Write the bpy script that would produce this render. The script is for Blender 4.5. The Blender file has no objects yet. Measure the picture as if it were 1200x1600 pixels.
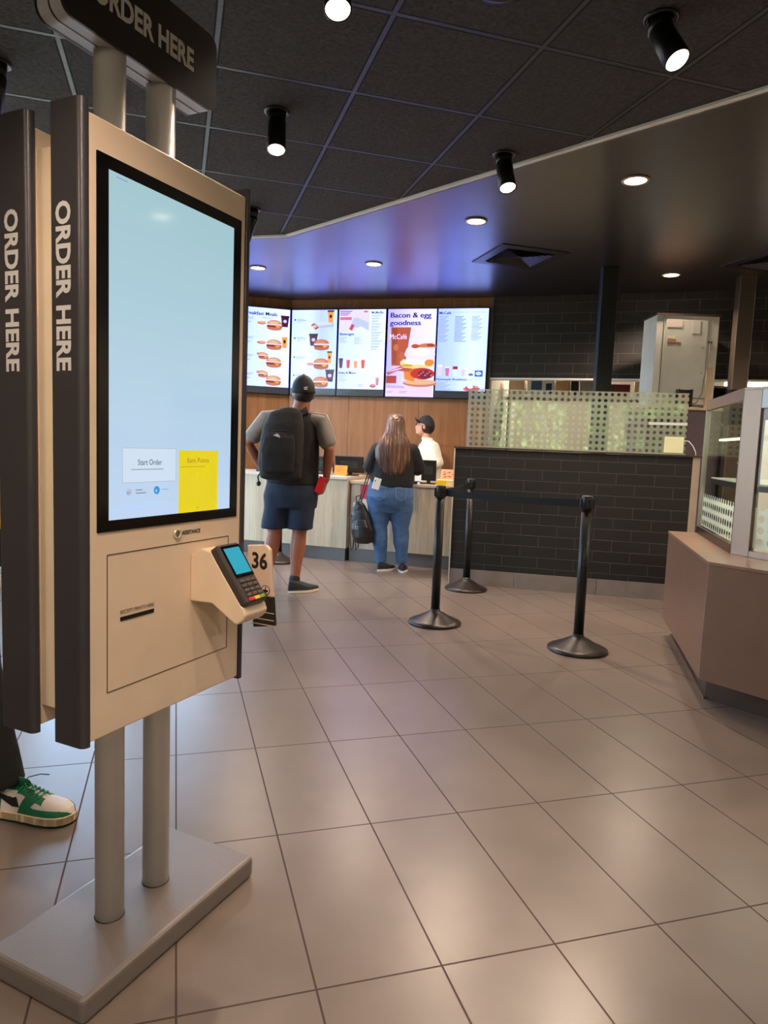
import bpy, bmesh, math, random
from mathutils import Vector, Matrix, Euler
PI = math.pi
random.seed(7)
sc = bpy.context.scene
COL = sc.collection

# ------------------------------------------------------------------ camera
F_PX, PITCH, ROLL, CAM_H = 1083.35, .0975, .0390, 1.28
cp, sp, cr, sr = math.cos(PITCH), math.sin(PITCH), math.cos(ROLL), math.sin(ROLL)
FW = Vector((0, cp, -sp)); RI0 = Vector((1, 0, 0)); UP0 = Vector((0, sp, cp))
RI = RI0*cr + UP0*sr; UPV = UP0*cr - RI0*sr
cam = bpy.data.cameras.new('camera'); camo = bpy.data.objects.new('camera', cam); COL.objects.link(camo)
M = Matrix((RI, UPV, -FW)).transposed().to_4x4(); M.translation = Vector((0, 0, CAM_H))
camo.matrix_world = M
cam.sensor_fit = 'VERTICAL'; cam.sensor_height = 36; cam.lens = 36*F_PX/1600
cam.clip_start = .05; cam.clip_end = 200
sc.camera = camo
sc.view_settings.view_transform = 'Standard'; sc.view_settings.look = 'None'
sc.view_settings.gamma = 1; sc.view_settings.use_curve_mapping = False
sc.view_settings.exposure = 0.0

# ------------------------------------------------------------------ light levels
SPOT_E, DOWN_E, SCREEN_E, SKY_E, KITCHEN_E = 42, 205, 2.9, 46, 120
WARM = (1, .79, .62)
world = bpy.data.worlds.new('world'); sc.world = world; world.use_nodes = True
wn = world.node_tree.nodes; wl = world.node_tree.links
bg = wn['Background']
sky = wn.new('ShaderNodeTexSky'); sky.sky_type = 'HOSEK_WILKIE'; sky.turbidity = 3
sky.sun_direction = Vector((.4, .7, .9)).normalized()
hs = wn.new('ShaderNodeHueSaturation'); hs.inputs['Saturation'].default_value = .8
wl.new(sky.outputs[0], hs.inputs['Color']); wl.new(hs.outputs[0], bg.inputs[0])
bg.inputs[1].default_value = SKY_E
sunl = bpy.data.lights.new('sun', 'SUN'); sunl.energy = 55; sunl.angle = .01; sunl.color = (1, .95, .86)
suno = bpy.data.objects.new('sun', sunl); COL.objects.link(suno)
suno.rotation_euler = Vector((-.4, -.7, -.9)).to_track_quat('-Z', 'Y').to_euler()

# ------------------------------------------------------------------ helpers: pixels on known planes
def ray(x, y): return FW + RI*((x-600)/F_PX) - UPV*((y-800)/F_PX)
def at(x, y, Y):                     # point of the view at world depth Y
    d = ray(x, y); return Vector((0, 0, CAM_H)) + d*(Y/d.y)
def onz(x, y, z):                    # point of the view on the horizontal plane z
    d = ray(x, y); return Vector((0, 0, CAM_H)) + d*((z-CAM_H)/d.z)

# ------------------------------------------------------------------ helpers: materials
MATS = {}
def lin(c):
    return tuple(((v/255)/12.92 if v/255 <= .04045 else ((v/255+.055)/1.055)**2.4) for v in c)
def mat(name, rgb=(200, 200, 200), rough=.5, metal=0, spec=.5, var=0, vscale=8, bump=0, bscale=60, coat=0, stretch=None, sheen=0):
    if name in MATS: return MATS[name]
    m = bpy.data.materials.new(name); m.use_nodes = True; MATS[name] = m
    nt = m.node_tree; b = nt.nodes['Principled BSDF']
    c = lin(rgb)
    b.inputs['Base Color'].default_value = (*c, 1); b.inputs['Roughness'].default_value = rough
    b.inputs['Metallic'].default_value = metal; b.inputs['Specular IOR Level'].default_value = spec
    b.inputs['Coat Weight'].default_value = coat; b.inputs['Sheen Weight'].default_value = sheen
    tc = nt.nodes.new('ShaderNodeTexCoord'); mp = nt.nodes.new('ShaderNodeMapping')
    nt.links.new(tc.outputs['Object'], mp.inputs[0])
    if stretch: mp.inputs['Scale'].default_value = stretch
    no = nt.nodes.new('ShaderNodeTexNoise'); no.inputs['Scale'].default_value = vscale; no.inputs['Detail'].default_value = 4
    nt.links.new(mp.outputs[0], no.inputs[0])
    rp = nt.nodes.new('ShaderNodeValToRGB')
    v = max(var, .04)
    rp.color_ramp.elements[0].position = .3; rp.color_ramp.elements[1].position = .7
    rp.color_ramp.elements[0].color = (*[x*(1-v) for x in c], 1)
    rp.color_ramp.elements[1].color = (*[min(1, x*(1+v)) for x in c], 1)
    nt.links.new(no.outputs[0], rp.inputs[0]); nt.links.new(rp.outputs[0], b.inputs['Base Color'])
    if bump:
        n2 = nt.nodes.new('ShaderNodeTexNoise'); n2.inputs['Scale'].default_value = bscale; n2.inputs['Detail'].default_value = 3
        nt.links.new(mp.outputs[0], n2.inputs[0])
        bp = nt.nodes.new('ShaderNodeBump'); bp.inputs['Strength'].default_value = bump; bp.inputs['Distance'].default_value = .01
        nt.links.new(n2.outputs[0], bp.inputs['Height']); nt.links.new(bp.outputs[0], b.inputs['Normal'])
    return m
def emis(name, rgb, strength, tint=(1, 1, 1)):
    if name in MATS: return MATS[name]
    m = bpy.data.materials.new(name); m.use_nodes = True; MATS[name] = m
    nt = m.node_tree; b = nt.nodes['Principled BSDF']
    b.inputs['Base Color'].default_value = (.02, .02, .02, 1); b.inputs['Roughness'].default_value = .25
    if strength == .92: b.inputs['Roughness'].default_value = .07
    b.inputs['Emission Color'].default_value = (*[a*q for a, q in zip(lin(rgb), tint)], 1); b.inputs['Emission Strength'].default_value = strength
    return m
class NT:
    """small node writer"""
    def __init__(s, name):
        s.m = bpy.data.materials.new(name); s.m.use_nodes = True; MATS[name] = s.m
        s.t = s.m.node_tree; s.b = s.t.nodes['Principled BSDF']; s.out = s.t.nodes['Material Output']
    def n(s, typ, **kw):
        o = s.t.nodes.new(typ)
        for k, v in kw.items(): setattr(o, k, v)
        return o
    def l(s, a, b): s.t.links.new(a, b)
    def math(s, op, a, b=None, c=None):
        o = s.n('ShaderNodeMath', operation=op)
        for i, v in enumerate((a, b, c)):
            if v is None: continue
            if isinstance(v, (int, float)): o.inputs[i].default_value = v
            else: s.l(v, o.inputs[i])
        return o.outputs[0]
    def mix(s, fac, a, b):
        o = s.n('ShaderNodeMix', data_type='RGBA')
        for k, v in ((0, fac), (6, a), (7, b)):
            if isinstance(v, (int, float)): o.inputs[k].default_value = v
            elif isinstance(v, tuple): o.inputs[k].default_value = (*v, 1) if len(v) == 3 else v
            else: s.l(v, o.inputs[k])
        return o.outputs[2]
    def noise(s, vec, scale, detail=4, rough=.5):
        o = s.n('ShaderNodeTexNoise'); o.inputs['Scale'].default_value = scale; o.inputs['Detail'].default_value = detail
        o.inputs['Roughness'].default_value = rough
        s.l(vec, o.inputs[0]); return o.outputs[0]
    def ramp(s, fac, stops):
        o = s.n('ShaderNodeValToRGB'); e = o.color_ramp.elements
        while len(e) < len(stops): e.new(.5)
        for i, (p, c) in enumerate(stops):
            e[i].position = p; e[i].color = (*c, 1) if len(c) == 3 else c
        s.l(fac, o.inputs[0]); return o.outputs[0]
    def bump(s, h, strength, dist=.01):
        o = s.n('ShaderNodeBump'); o.inputs['Strength'].default_value = strength; o.inputs['Distance'].default_value = dist
        s.l(h, o.inputs['Height']); s.l(o.outputs[0], s.b.inputs['Normal'])

GRID_YAW = .2936
def grid_nodes(k, yaw, ox, oy, su, sv):
    """distance in metres to the nearest grid line, and a cell id vector"""
    g = k.n('ShaderNodeNewGeometry')
    mp = k.n('ShaderNodeMapping'); mp.inputs['Rotation'].default_value = (0, 0, -yaw)
    c, s = math.cos(yaw), math.sin(yaw)
    mp.inputs['Location'].default_value = (-(c*ox + s*oy), -(-s*ox + c*oy), 0)
    k.l(g.outputs['Position'], mp.inputs[0])
    sx = k.n('ShaderNodeSeparateXYZ'); k.l(mp.outputs[0], sx.inputs[0])
    res, ids = [], []
    for o, size in ((sx.outputs[0], su), (sx.outputs[1], sv)):
        q = k.math('DIVIDE', o, size); fl = k.math('FLOOR', q); fr = k.math('SUBTRACT', q, fl)
        dd = k.math('SUBTRACT', .5, k.math('ABSOLUTE', k.math('SUBTRACT', fr, .5)))
        res.append(k.math('MULTIPLY', dd, size)); ids.append(fl)
    cb = k.n('ShaderNodeCombineXYZ'); k.l(ids[0], cb.inputs[0]); k.l(ids[1], cb.inputs[1])
    return k.math('MINIMUM', res[0], res[1]), cb.outputs[0], mp.outputs[0]

def floor_material():
    k = NT('floor_tiles')
    d, cid, pos = grid_nodes(k, GRID_YAW, -.417, 1.419, .3156, .661)
    grout = k.math('LESS_THAN', d, .0027)
    wn_ = k.n('ShaderNodeTexWhiteNoise', noise_dimensions='3D'); k.l(cid, wn_.inputs['Vector'])
    n1 = k.noise(pos, 1.7, 3, .5); n2 = k.noise(pos, 7, 3, .5)
    f = k.math('ADD', k.math('MULTIPLY', n1, .65), k.math('MULTIPLY', n2, .35))
    c = k.ramp(f, [(.2, lin((108, 95, 86))), (.5, lin((118, 104, 94))), (.8, lin((128, 114, 103)))])
    tone = k.math('ADD', .95, k.math('MULTIPLY', wn_.outputs[0], .09))
    vm = k.n('ShaderNodeVectorMath', operation='SCALE'); k.l(c, vm.inputs[0]); k.l(tone, vm.inputs['Scale'])
    k.l(k.mix(grout, vm.outputs[0], lin((66, 48, 40))), k.b.inputs['Base Color'])
    r = k.math('ADD', .27, k.math('MULTIPLY', n2, .04))
    k.l(k.math('MAXIMUM', r, k.math('MULTIPLY', grout, .8)), k.b.inputs['Roughness'])
    h = k.math('ADD', k.math('MULTIPLY', k.noise(pos, 40, 3), .05), k.math('SUBTRACT', 1, grout))
    k.bump(h, .25, .004)
    return k.m
def ceiling_material():
    k = NT('ceiling_tiles')
    d, cid, pos = grid_nodes(k, GRID_YAW, -.618, 2.530, .6107, .6107)
    bar = k.math('LESS_THAN', d, .009); groove = k.math('LESS_THAN', d, .017)
    n2 = k.noise(pos, 55, 6, .7)
    c = k.ramp(n2, [(.3, (.022, .020, .019)), (.7, (.078, .069, .066))])
    c = k.mix(groove, c, (.004, .004, .004)); c = k.mix(bar, c, (.022, .021, .023))
    k.l(c, k.b.inputs['Base Color'])
    k.l(k.math('SUBTRACT', .9, k.math('MULTIPLY', bar, .52)), k.b.inputs['Roughness'])
    h = k.math('ADD', k.math('MULTIPLY', n2, .6), k.math('MULTIPLY', bar, 1.2))
    k.bump(h, .8, .012)
    return k.m
def soffit_material():
    k = NT('soffit_paint')
    g = k.n('ShaderNodeNewGeometry'); n = k.noise(g.outputs['Position'], 1.6, 4, .6)
    k.b.inputs['Base Color'].default_value = (.014, .011, .010, 1)
    k.l(k.math('ADD', .29, k.math('MULTIPLY', n, .12)), k.b.inputs['Roughness'])
    k.b.inputs['Specular IOR Level'].default_value = .6
    k.b.inputs['Coat Weight'].default_value = .55; k.b.inputs['Coat IOR'].default_value = 1.6; k.b.inputs['Coat Roughness'].default_value = .28
    n2 = k.noise(g.outputs['Position'], 14, 3); k.bump(n2, .08, .01)
    return k.m
def brick_material(name, c1, c2, mortar, bw, bh, msize, rough=.55):
    k = NT(name)
    tc = k.n('ShaderNodeTexCoord'); sx = k.n('ShaderNodeSeparateXYZ'); k.l(tc.outputs['Object'], sx.inputs[0])
    cb = k.n('ShaderNodeCombineXYZ'); k.l(sx.outputs[0], cb.inputs[0]); k.l(sx.outputs[2], cb.inputs[1])
    br = k.n('ShaderNodeTexBrick'); k.l(cb.outputs[0], br.inputs['Vector'])
    br.inputs['Scale'].default_value = 1; br.inputs['Brick Width'].default_value = bw; br.inputs['Row Height'].default_value = bh
    br.inputs['Mortar Size'].default_value = msize; br.inputs['Mortar Smooth'].default_value = .1
    br.inputs['Color1'].default_value = (*lin(c1), 1); br.inputs['Color2'].default_value = (*lin(c2), 1)
    br.inputs['Mortar'].default_value = (*lin(mortar), 1)
    k.l(br.outputs[0], k.b.inputs['Base Color']); k.b.inputs['Roughness'].default_value = rough
    k.bump(k.math('SUBTRACT', 1, br.outputs[1]), .5, .003)
    return k.m
def wood_material(name, c1, c2, c3, rough=.45, axis=2):
    k = NT(name)
    tc = k.n('ShaderNodeTexCoord'); mp = k.n('ShaderNodeMapping'); k.l(tc.outputs['Object'], mp.inputs[0])
    s = [14, 14, 14]; s[axis] = .7; mp.inputs['Scale'].default_value = s
    n1 = k.noise(mp.outputs[0], 1.2, 5, .6); n2 = k.noise(mp.outputs[0], 6, 4, .7)
    f = k.math('ADD', k.math('MULTIPLY', n1, .6), k.math('MULTIPLY', n2, .4))
    k.l(k.ramp(f, [(.36, lin(c1)), (.5, lin(c2)), (.62, lin(c3))]), k.b.inputs['Base Color'])
    k.b.inputs['Roughness'].default_value = rough
    return k.m
def dots_material(name, film, cover, pitch, rad, ax=0, hole_clear=True, rough=.3, translucent=.5):
    """film or sheet with a regular grid of round clear holes; object x (or y) across, z up"""
    k = NT(name)
    tc = k.n('ShaderNodeTexCoord'); sx = k.n('ShaderNodeSeparateXYZ'); k.l(tc.outputs['Object'], sx.inputs[0])
    qs = []
    for o in (sx.outputs[ax], sx.outputs[2]):
        q = k.math('DIVIDE', o, pitch); fr = k.math('SUBTRACT', q, k.math('FLOOR', q))
        qs.append(k.math('POWER', k.math('MULTIPLY', k.math('SUBTRACT', fr, .5), pitch), 2))
    hole = k.math('LESS_THAN', k.math('ADD', qs[0], qs[1]), rad*rad)
    k.b.inputs['Base Color'].default_value = (*lin(film), 1); k.b.inputs['Roughness'].default_value = rough
    tr = k.n('ShaderNodeBsdfTransparent'); tl = k.n('ShaderNodeBsdfTranslucent'); tl.inputs[0].default_value = (*lin(film), 1)
    m0 = k.n('ShaderNodeMixShader'); m0.inputs[0].default_value = translucent
    k.l(k.b.outputs[0], m0.inputs[1]); k.l(tl.outputs[0], m0.inputs[2])
    m1 = k.n('ShaderNodeMixShader')
    k.l(k.math('MULTIPLY', k.math('SUBTRACT', 1, hole), cover), m1.inputs[0])
    k.l(tr.outputs[0], m1.inputs[1]); k.l(m0.outputs[0], m1.inputs[2]); k.l(m1.outputs[0], k.out.inputs[0])
    return k.m
def glass_material(name, tint=(.93, .97, .94), ior=1.5, mult=.8):
    k = NT(name)
    tr = k.n('ShaderNodeBsdfTransparent'); tr.inputs[0].default_value = (*tint, 1)
    gl = k.n('ShaderNodeBsdfGlossy'); gl.inputs['Roughness'].default_value = .01
    fr = k.n('ShaderNodeFresnel'); fr.inputs[0].default_value = ior
    m1 = k.n('ShaderNodeMixShader'); gm = k.n('ShaderNodeNewGeometry')      # only the outer face of a pane reflects
    k.l(k.math('MULTIPLY', k.math('MINIMUM', k.math('MULTIPLY', fr.outputs[0], mult), 1.0), k.math('SUBTRACT', 1.0, gm.outputs['Backfacing'])), m1.inputs[0])
    k.l(tr.outputs[0], m1.inputs[1]); k.l(gl.outputs[0], m1.inputs[2]); k.l(m1.outputs[0], k.out.inputs[0])
    return k.m

# ------------------------------------------------------------------ helpers: mesh builder
TEXT_CACHE = {}
def text_geo(body, bold=0.0):
    key = (body, bold)
    if key not in TEXT_CACHE:
        cu = bpy.data.curves.new('t', 'FONT'); cu.body = body; cu.size = 1; cu.offset = bold; cu.resolution_u = 3
        cu.align_x = 'LEFT'
        o = bpy.data.objects.new('t', cu); COL.objects.link(o)
        bpy.context.view_layer.update()
        me = bpy.data.meshes.new_from_object(o.evaluated_get(bpy.context.evaluated_depsgraph_get()))
        vs = [v.co.copy() for v in me.vertices]; fs = [tuple(p.vertices) for p in me.polygons]
        bpy.data.objects.remove(o); bpy.data.curves.remove(cu); bpy.data.meshes.remove(me)
        TEXT_CACHE[key] = (vs, fs)
    return TEXT_CACHE[key]

class G:
    """collects shapes into one mesh; slot() switches the material"""
    def __init__(s): s.v = []; s.f = []; s.sm = []; s.mi = []; s.mats = []; s.cur = 0; s.T = Matrix.Identity(4)
    def slot(s, m):
        if m not in s.mats: s.mats.append(m)
        s.cur = s.mats.index(m); return s
    def raw(s, vs, fs, smooth=False, T=None):
        b = len(s.v); X = s.T @ T if T is not None else s.T
        s.v += [X @ Vector(v) for v in vs]
        for f in fs: s.f.append(tuple(i+b for i in f)); s.sm.append(smooth); s.mi.append(s.cur)
        return s
    def frombm(s, bm, smooth=False, T=None):
        bm.verts.ensure_lookup_table(); bm.verts.index_update()
        s.raw([v.co.copy() for v in bm.verts], [[v.index for v in f.verts] for f in bm.faces], smooth, T); bm.free(); return s
    def box(s, x0, x1, y0, y1, z0, z1, bev=0, seg=2, T=None):
        bm = bmesh.new(); bmesh.ops.create_cube(bm, size=1)
        for v in bm.verts: v.co = Vector(((x0+x1)/2 + v.co.x*(x1-x0), (y0+y1)/2 + v.co.y*(y1-y0), (z0+z1)/2 + v.co.z*(z1-z0)))
        if bev: bmesh.ops.bevel(bm, geom=bm.edges[:], offset=bev, segments=seg, profile=.5, affect='EDGES')
        return s.frombm(bm, False, T)
    def prism(s, poly, h0, h1, axis='z', bev=0, T=None, smooth=False, seg=2):
        """polygon extruded; axis z: poly=(x,y); axis x: poly=(y,z); axis y: poly=(x,z)"""
        bm = bmesh.new()
        def P(a, b, h): return {'z': (a, b, h), 'x': (h, a, b), 'y': (a, h, b)}[axis]
        lo = [bm.verts.new(P(a, b, h0)) for a, b in poly]; hi = [bm.verts.new(P(a, b, h1)) for a, b in poly]
        n = len(poly)
        bm.faces.new(lo); bm.faces.new(hi[::-1])
        for i in range(n): bm.faces.new((lo[i], hi[i], hi[(i+1) % n], lo[(i+1) % n]))
        bmesh.ops.recalc_face_normals(bm, faces=bm.faces[:])
        if bev: bmesh.ops.bevel(bm, geom=bm.edges[:], offset=bev, segments=seg, profile=.5, affect='EDGES')
        return s.frombm(bm, smooth, T)
    def lathe(s, prof, c=(0, 0, 0), seg=32, T=None, smooth=True):
        vs, fs = [], []
        n = len(prof)
        for r, z in prof:
            for i in range(seg):
                t = 2*PI*i/seg; vs.append((c[0]+r*math.cos(t), c[1]+r*math.sin(t), c[2]+z))
        for j in range(n-1):
            for i in range(seg):
                i2 = (i+1) % seg; fs.append((j*seg+i, j*seg+i2, (j+1)*seg+i2, (j+1)*seg+i))
        closed = tuple(prof[0]) == tuple(prof[-1])
        if prof[0][0] > 1e-6 and not closed: fs.append(tuple(range(seg))[::-1])
        if prof[-1][0] > 1e-6 and not closed: fs.append(tuple((n-1)*seg+i for i in range(seg)))
        return s.raw(vs, fs, smooth, T)
    def tube(s, pts, rad, seg=14, ref=None, round_ends=True, T=None, ncap=3):
        """swept tube; rad entries r or (r_side, r_ref)"""
        pts = [Vector(p) for p in pts]
        rad = [(r, r) if isinstance(r, (int, float)) else r for r in (rad if isinstance(rad, (list, tuple)) else [rad]*len(pts))]
        ref = Vector(ref or (.13, .97, .21))
        n = len(pts); tan = []
        for i in range(n):
            a = pts[max(0, i-1)]; b = pts[min(n-1, i+1)]; tan.append((b-a).normalized())
        rings = []
        def ring(p, t, r):
            side = t.cross(ref)
            if side.length < 1e-3: side = t.cross(Vector((1, .1, 0)))
            side.normalize(); up = side.cross(t).normalized()
            rings.append([p + side*(math.cos(2*PI*i/seg)*r[0]) + up*(math.sin(2*PI*i/seg)*r[1]) for i in range(seg)])
        if round_ends:
            for k in range(ncap, 0, -1):
                a = k/ncap*PI/2*.97; ring(pts[0]-tan[0]*max(rad[0])*math.sin(a)*1.0, tan[0], tuple(q*math.cos(a) for q in rad[0]))
        for p, t, r in zip(pts, tan, rad): ring(p, t, r)
        if round_ends:
            for k in range(1, ncap+1):
                a = k/ncap*PI/2*.97; ring(pts[-1]+tan[-1]*max(rad[-1])*math.sin(a), tan[-1], tuple(q*math.cos(a) for q in rad[-1]))
        vs = [v for r in rings for v in r]; fs = []
        for j in range(len(rings)-1):
            for i in range(seg):
                i2 = (i+1) % seg; fs.append((j*seg+i, j*seg+i2, (j+1)*seg+i2, (j+1)*seg+i))
        fs.append(tuple(range(seg))[::-1]); fs.append(tuple((len(rings)-1)*seg+i for i in range(seg)))
        return s.raw(vs, fs, True, T)
    def stack(s, rings, seg=28, T=None, power=2.0, smooth=True):
        """horizontal super-ellipse rings (cx, cy, z, rx, ry)"""
        vs, fs = [], []
        for cx, cy, z, rx, ry in rings:
            for i in range(seg):
                t = 2*PI*i/seg; c_, s_ = math.cos(t), math.sin(t)
                vs.append((cx + rx*math.copysign(abs(c_)**(2/power), c_), cy + ry*math.copysign(abs(s_)**(2/power), s_), z))
        for j in range(len(rings)-1):
            for i in range(seg):
                i2 = (i+1) % seg; fs.append((j*seg+i, j*seg+i2, (j+1)*seg+i2, (j+1)*seg+i))
        fs.append(tuple(range(seg))[::-1]); fs.append(tuple((len(rings)-1)*seg+i for i in range(seg)))
        return s.raw(vs, fs, smooth, T)
    def ell(s, c, r, T=None, seg=20):
        rings = []
        for k in range(1, 12):
            a = -PI/2 + PI*k/12; rings.append((0, 0, math.sin(a)*r[2], math.cos(a)*r[0], math.cos(a)*r[1]))
        X = Matrix.Translation(Vector(c)) @ (T or Matrix.Identity(4))
        return s.stack(rings, seg, X)
    def quad(s, a, b, c, d): return s.raw([a, b, c, d], [(0, 1, 2, 3)])
    def text(s, body, size, T, bold=0.0, width=None, depth=0.0):
        """text laid on local XY of T; width scales it to fit"""
        vs, fs = text_geo(body, bold)
        if not vs: return s
        x0 = min(v.x for v in vs); x1 = max(v.x for v in vs); k = size
        kx = size if width is None else width/(x1-x0)
        s.raw([((v.x-x0)*kx, v.y*k, 0) for v in vs], fs, False, T)
        return s
    def build(s, name, m=None, parent=None, loc=None, rot=None, mesh_name=None):
        me = bpy.data.meshes.new(mesh_name or name); me.from_pydata([tuple(v) for v in s.v], [], s.f)
        for x in (s.mats if s.mats else [m]): me.materials.append(x)
        for i, p in enumerate(me.polygons):
            p.use_smooth = s.sm[i]; p.material_index = s.mi[i] if s.mats else 0
        me.update()
        return link(me, name, parent, loc, rot)
def link(me, name, parent=None, loc=None, rot=None):
    o = bpy.data.objects.new(name, me); COL.objects.link(o)
    if parent: o.parent = parent
    if loc is not None: o.location = loc
    if rot is not None: o.rotation_euler = rot if not isinstance(rot, (int, float)) else (0, 0, rot)
    return o
def solid(g, name, m, parent=None, voxel=.01, smooth=6, disp=0, dscale=.08):
    """union of all shapes by voxel remesh, one continuous skin"""
    o = g.build(name, m, None)
    md = o.modifiers.new('r', 'REMESH'); md.mode = 'VOXEL'; md.voxel_size = voxel; md.use_smooth_shade = True
    if disp:
        tx = bpy.data.textures.new('w', 'CLOUDS'); tx.noise_scale = dscale; tx.noise_depth = 2
        dm = o.modifiers.new('d', 'DISPLACE'); dm.texture = tx; dm.strength = disp; dm.mid_level = .5; dm.texture_coords = 'LOCAL'
    if smooth:
        s_ = o.modifiers.new('s', 'SMOOTH'); s_.factor = .5; s_.iterations = smooth
    bpy.context.view_layer.update()
    me = bpy.data.meshes.new_from_object(o.evaluated_get(bpy.context.evaluated_depsgraph_get()))
    old = o.data; bpy.data.objects.remove(o); bpy.data.meshes.remove(old)
    if not me.materials: me.materials.append(m)
    for p in me.polygons: p.use_smooth = True
    return link(me, name, parent)
def thing(name, label, cat, loc=(0, 0, 0), rz=0, group=None):
    o = bpy.data.objects.new(name, None); COL.objects.link(o); o.location = loc; o.rotation_euler = (0, 0, rz)
    o.empty_display_size = .1
    return tag(o, label, cat, group)
def tag(o, label, cat, group=None):
    o['label'] = label; o['category'] = cat
    if group: o['group'] = group
    return o
def struct(o): o['kind'] = 'structure'; return o
def lamp(name, typ, energy, color, loc, parent=None, rot=(0, 0, 0), **kw):
    l = bpy.data.lights.new(name, typ); l.energy = energy; l.color = color
    for k, v in kw.items(): setattr(l, k, v)
    o = bpy.data.objects.new(name, l); COL.objects.link(o); o.location = loc; o.rotation_euler = rot
    if parent: o.parent = parent
    return o
def aim(o, d): o.rotation_euler = Vector(d).to_track_quat('-Z', 'Y').to_euler(); return o
def axes(x, z_up, origin):
    """matrix whose local X = x, local Y = z_up (for text on walls)"""
    x = Vector(x).normalized(); y = Vector(z_up).normalized(); z = x.cross(y)
    T = Matrix((x, y, z)).transposed().to_4x4(); T.translation = Vector(origin); return T

# ------------------------------------------------------------------ shared materials
M_FLOOR = floor_material(); M_CEIL = ceiling_material(); M_SOFFIT = soffit_material()
M_TILEWALL = brick_material('black_wall_tiles', (19, 16, 14), (24, 21, 19), (66, 60, 54), .32, .10, .0025)
M_TILEBACK = brick_material('black_back_tiles', (34, 28, 24), (42, 35, 30), (92, 84, 76), .32, .114, .0022)
M_WOOD = wood_material('wood_wall_panel', (120, 77, 44), (136, 89, 51), (150, 102, 61))
M_COUNTER = wood_material('pale_counter_laminate', (170, 152, 124), (192, 175, 147), (204, 189, 163))
M_COUNTER2 = wood_material('beige_counter_laminate', (158, 142, 120), (184, 168, 146), (198, 184, 162))
M_KICK = mat('grey_kick', (112, 108, 106), .35, .3)
M_STONE = mat('skirting_stone', (124, 112, 104), .5, 0, var=.12, vscale=6)
M_WHITEWALL = mat('cream_wall', (196, 186, 170), .7)
M_BLACK = mat('black_plastic', (16, 15, 15), .45)
M_BLACKM = mat('black_metal', (24, 23, 23), .42, .2)
M_ALU = mat('aluminium', (176, 168, 160), .35, .85)
M_STEEL = mat('brushed_steel', (140, 116, 100), .4, .7, bump=.04, bscale=200, stretch=(1, 1, .05))
M_TRIM = mat('white_trim', (238, 234, 228), .45)
M_GLASS = glass_material('clear_glass')
M_GLASS2 = glass_material('screen_glass', mult=3.0)
M_WIN = glass_material('window_glass', (.95, .98, .97))
M_SKIN_A = mat('skin_tan', (156, 92, 66), .5, var=.08, vscale=20)
M_SKIN_B = mat('skin_light', (206, 152, 124), .5, var=.06, vscale=20)

# ================================================================== SETTING
XL, XR, YR, YK = -3.1, 5.0, -4.2, 11.6
struct(G().box(XL-.5, XR+.2, YR-.2, YK+.2, -.1, 0).build('floor', M_FLOOR))
# lower tiled ceiling, cut by the diagonal edge
ZC, ZS = 2.85, 3.05
edge = [(-2.0, 5.805), (-1.107, 5.593), (-.822, 5.522), (1.564, 3.12), (XR+.1, -.34)]
struct(G().prism([(XL-.1, YR-.1), (XL-.1, 5.805)] + edge + [(XR+.1, YR-.1)], ZC, ZC+.28).build('ceiling', M_CEIL))
struct(G().prism(edge + [(XR+.1, YK+.1), (-2.1, YK+.1), (-2.1, 5.805)], ZS, ZS+.06).build('ceiling', M_SOFFIT))
g = G()
for (x0, y0), (x1, y1) in zip(edge[:-1], edge[1:]):
    d = Vector((x1-x0, y1-y0, 0)).normalized(); n = Vector((-d.y, d.x, 0))
    a, b = Vector((x0, y0, 0)), Vector((x1, y1, 0))
    for lo, hi, w0, w1 in ((ZC-.012, ZC+.004, -.03, .012), (ZC-.012, ZS+.02, .004, .014)):
        P = [a+n*w0, b+n*w0, b+n*w1, a+n*w1]
        g.prism([(p.x, p.y) for p in P], lo, hi)
struct(g.build('trim_1', M_TRIM))

# left wall with big windows (daylight side)
def wall_with_holes(name, axis, c0, c1, a0, a1, z1, holes, m):
    g = G(); cuts = sorted(set([a0, a1] + [h[0] for h in holes] + [h[1] for h in holes]))
    for u0, u1 in zip(cuts[:-1], cuts[1:]):
        hs_ = [h for h in holes if h[0] <= u0+1e-6 and h[1] >= u1-1e-6]
        spans = [(0, z1)] if not hs_ else [(0, hs_[0][2]), (hs_[0][3], z1)]
        for z0_, z1_ in spans:
            if axis == 'x': g.box(c0, c1, u0, u1, z0_, z1_)
            else: g.box(u0, u1, c0, c1, z0_, z1_)
    return struct(g.build(name, m))
LW = [(3.5, 5.6, .1, 2.7)]
wall_with_holes('wall_left', 'x', XL-.15, XL, YR, 5.95, 3.1, LW, M_WHITEWALL)
LB = [(6.0, 8.55, .1, 2.8)]; LC = [(-3.05, -2.2, .1, 2.7)]  # unseen windows, added here so daylight glares on the floor by the kiosk
wall_with_holes('wall_left_back', 'x', -2.15, -2.0, 5.8, YK, 3.1, LB, M_WHITEWALL)
wall_with_holes('wall_left_return', 'y', 5.8, 5.95, XL, -2.15, 3.1, LC, M_WHITEWALL)
RW = [(-2.0, -.2, .9, 2.5), (.2, 2.4, .9, 2.5)]
wall_with_holes('wall_rear', 'y', YR-.15, YR, XL-.15, XR+.15, 3.1, RW, M_WHITEWALL)
struct(G().box(XR, XR+.15, YR, YK, 0, 3.1).build('wall_right', M_WHITEWALL))
struct(G().box(-2.15, XR+.15, YK, YK+.15, 0, 3.1).build('wall_kitchen', M_WHITEWALL))
wi = 0
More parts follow.
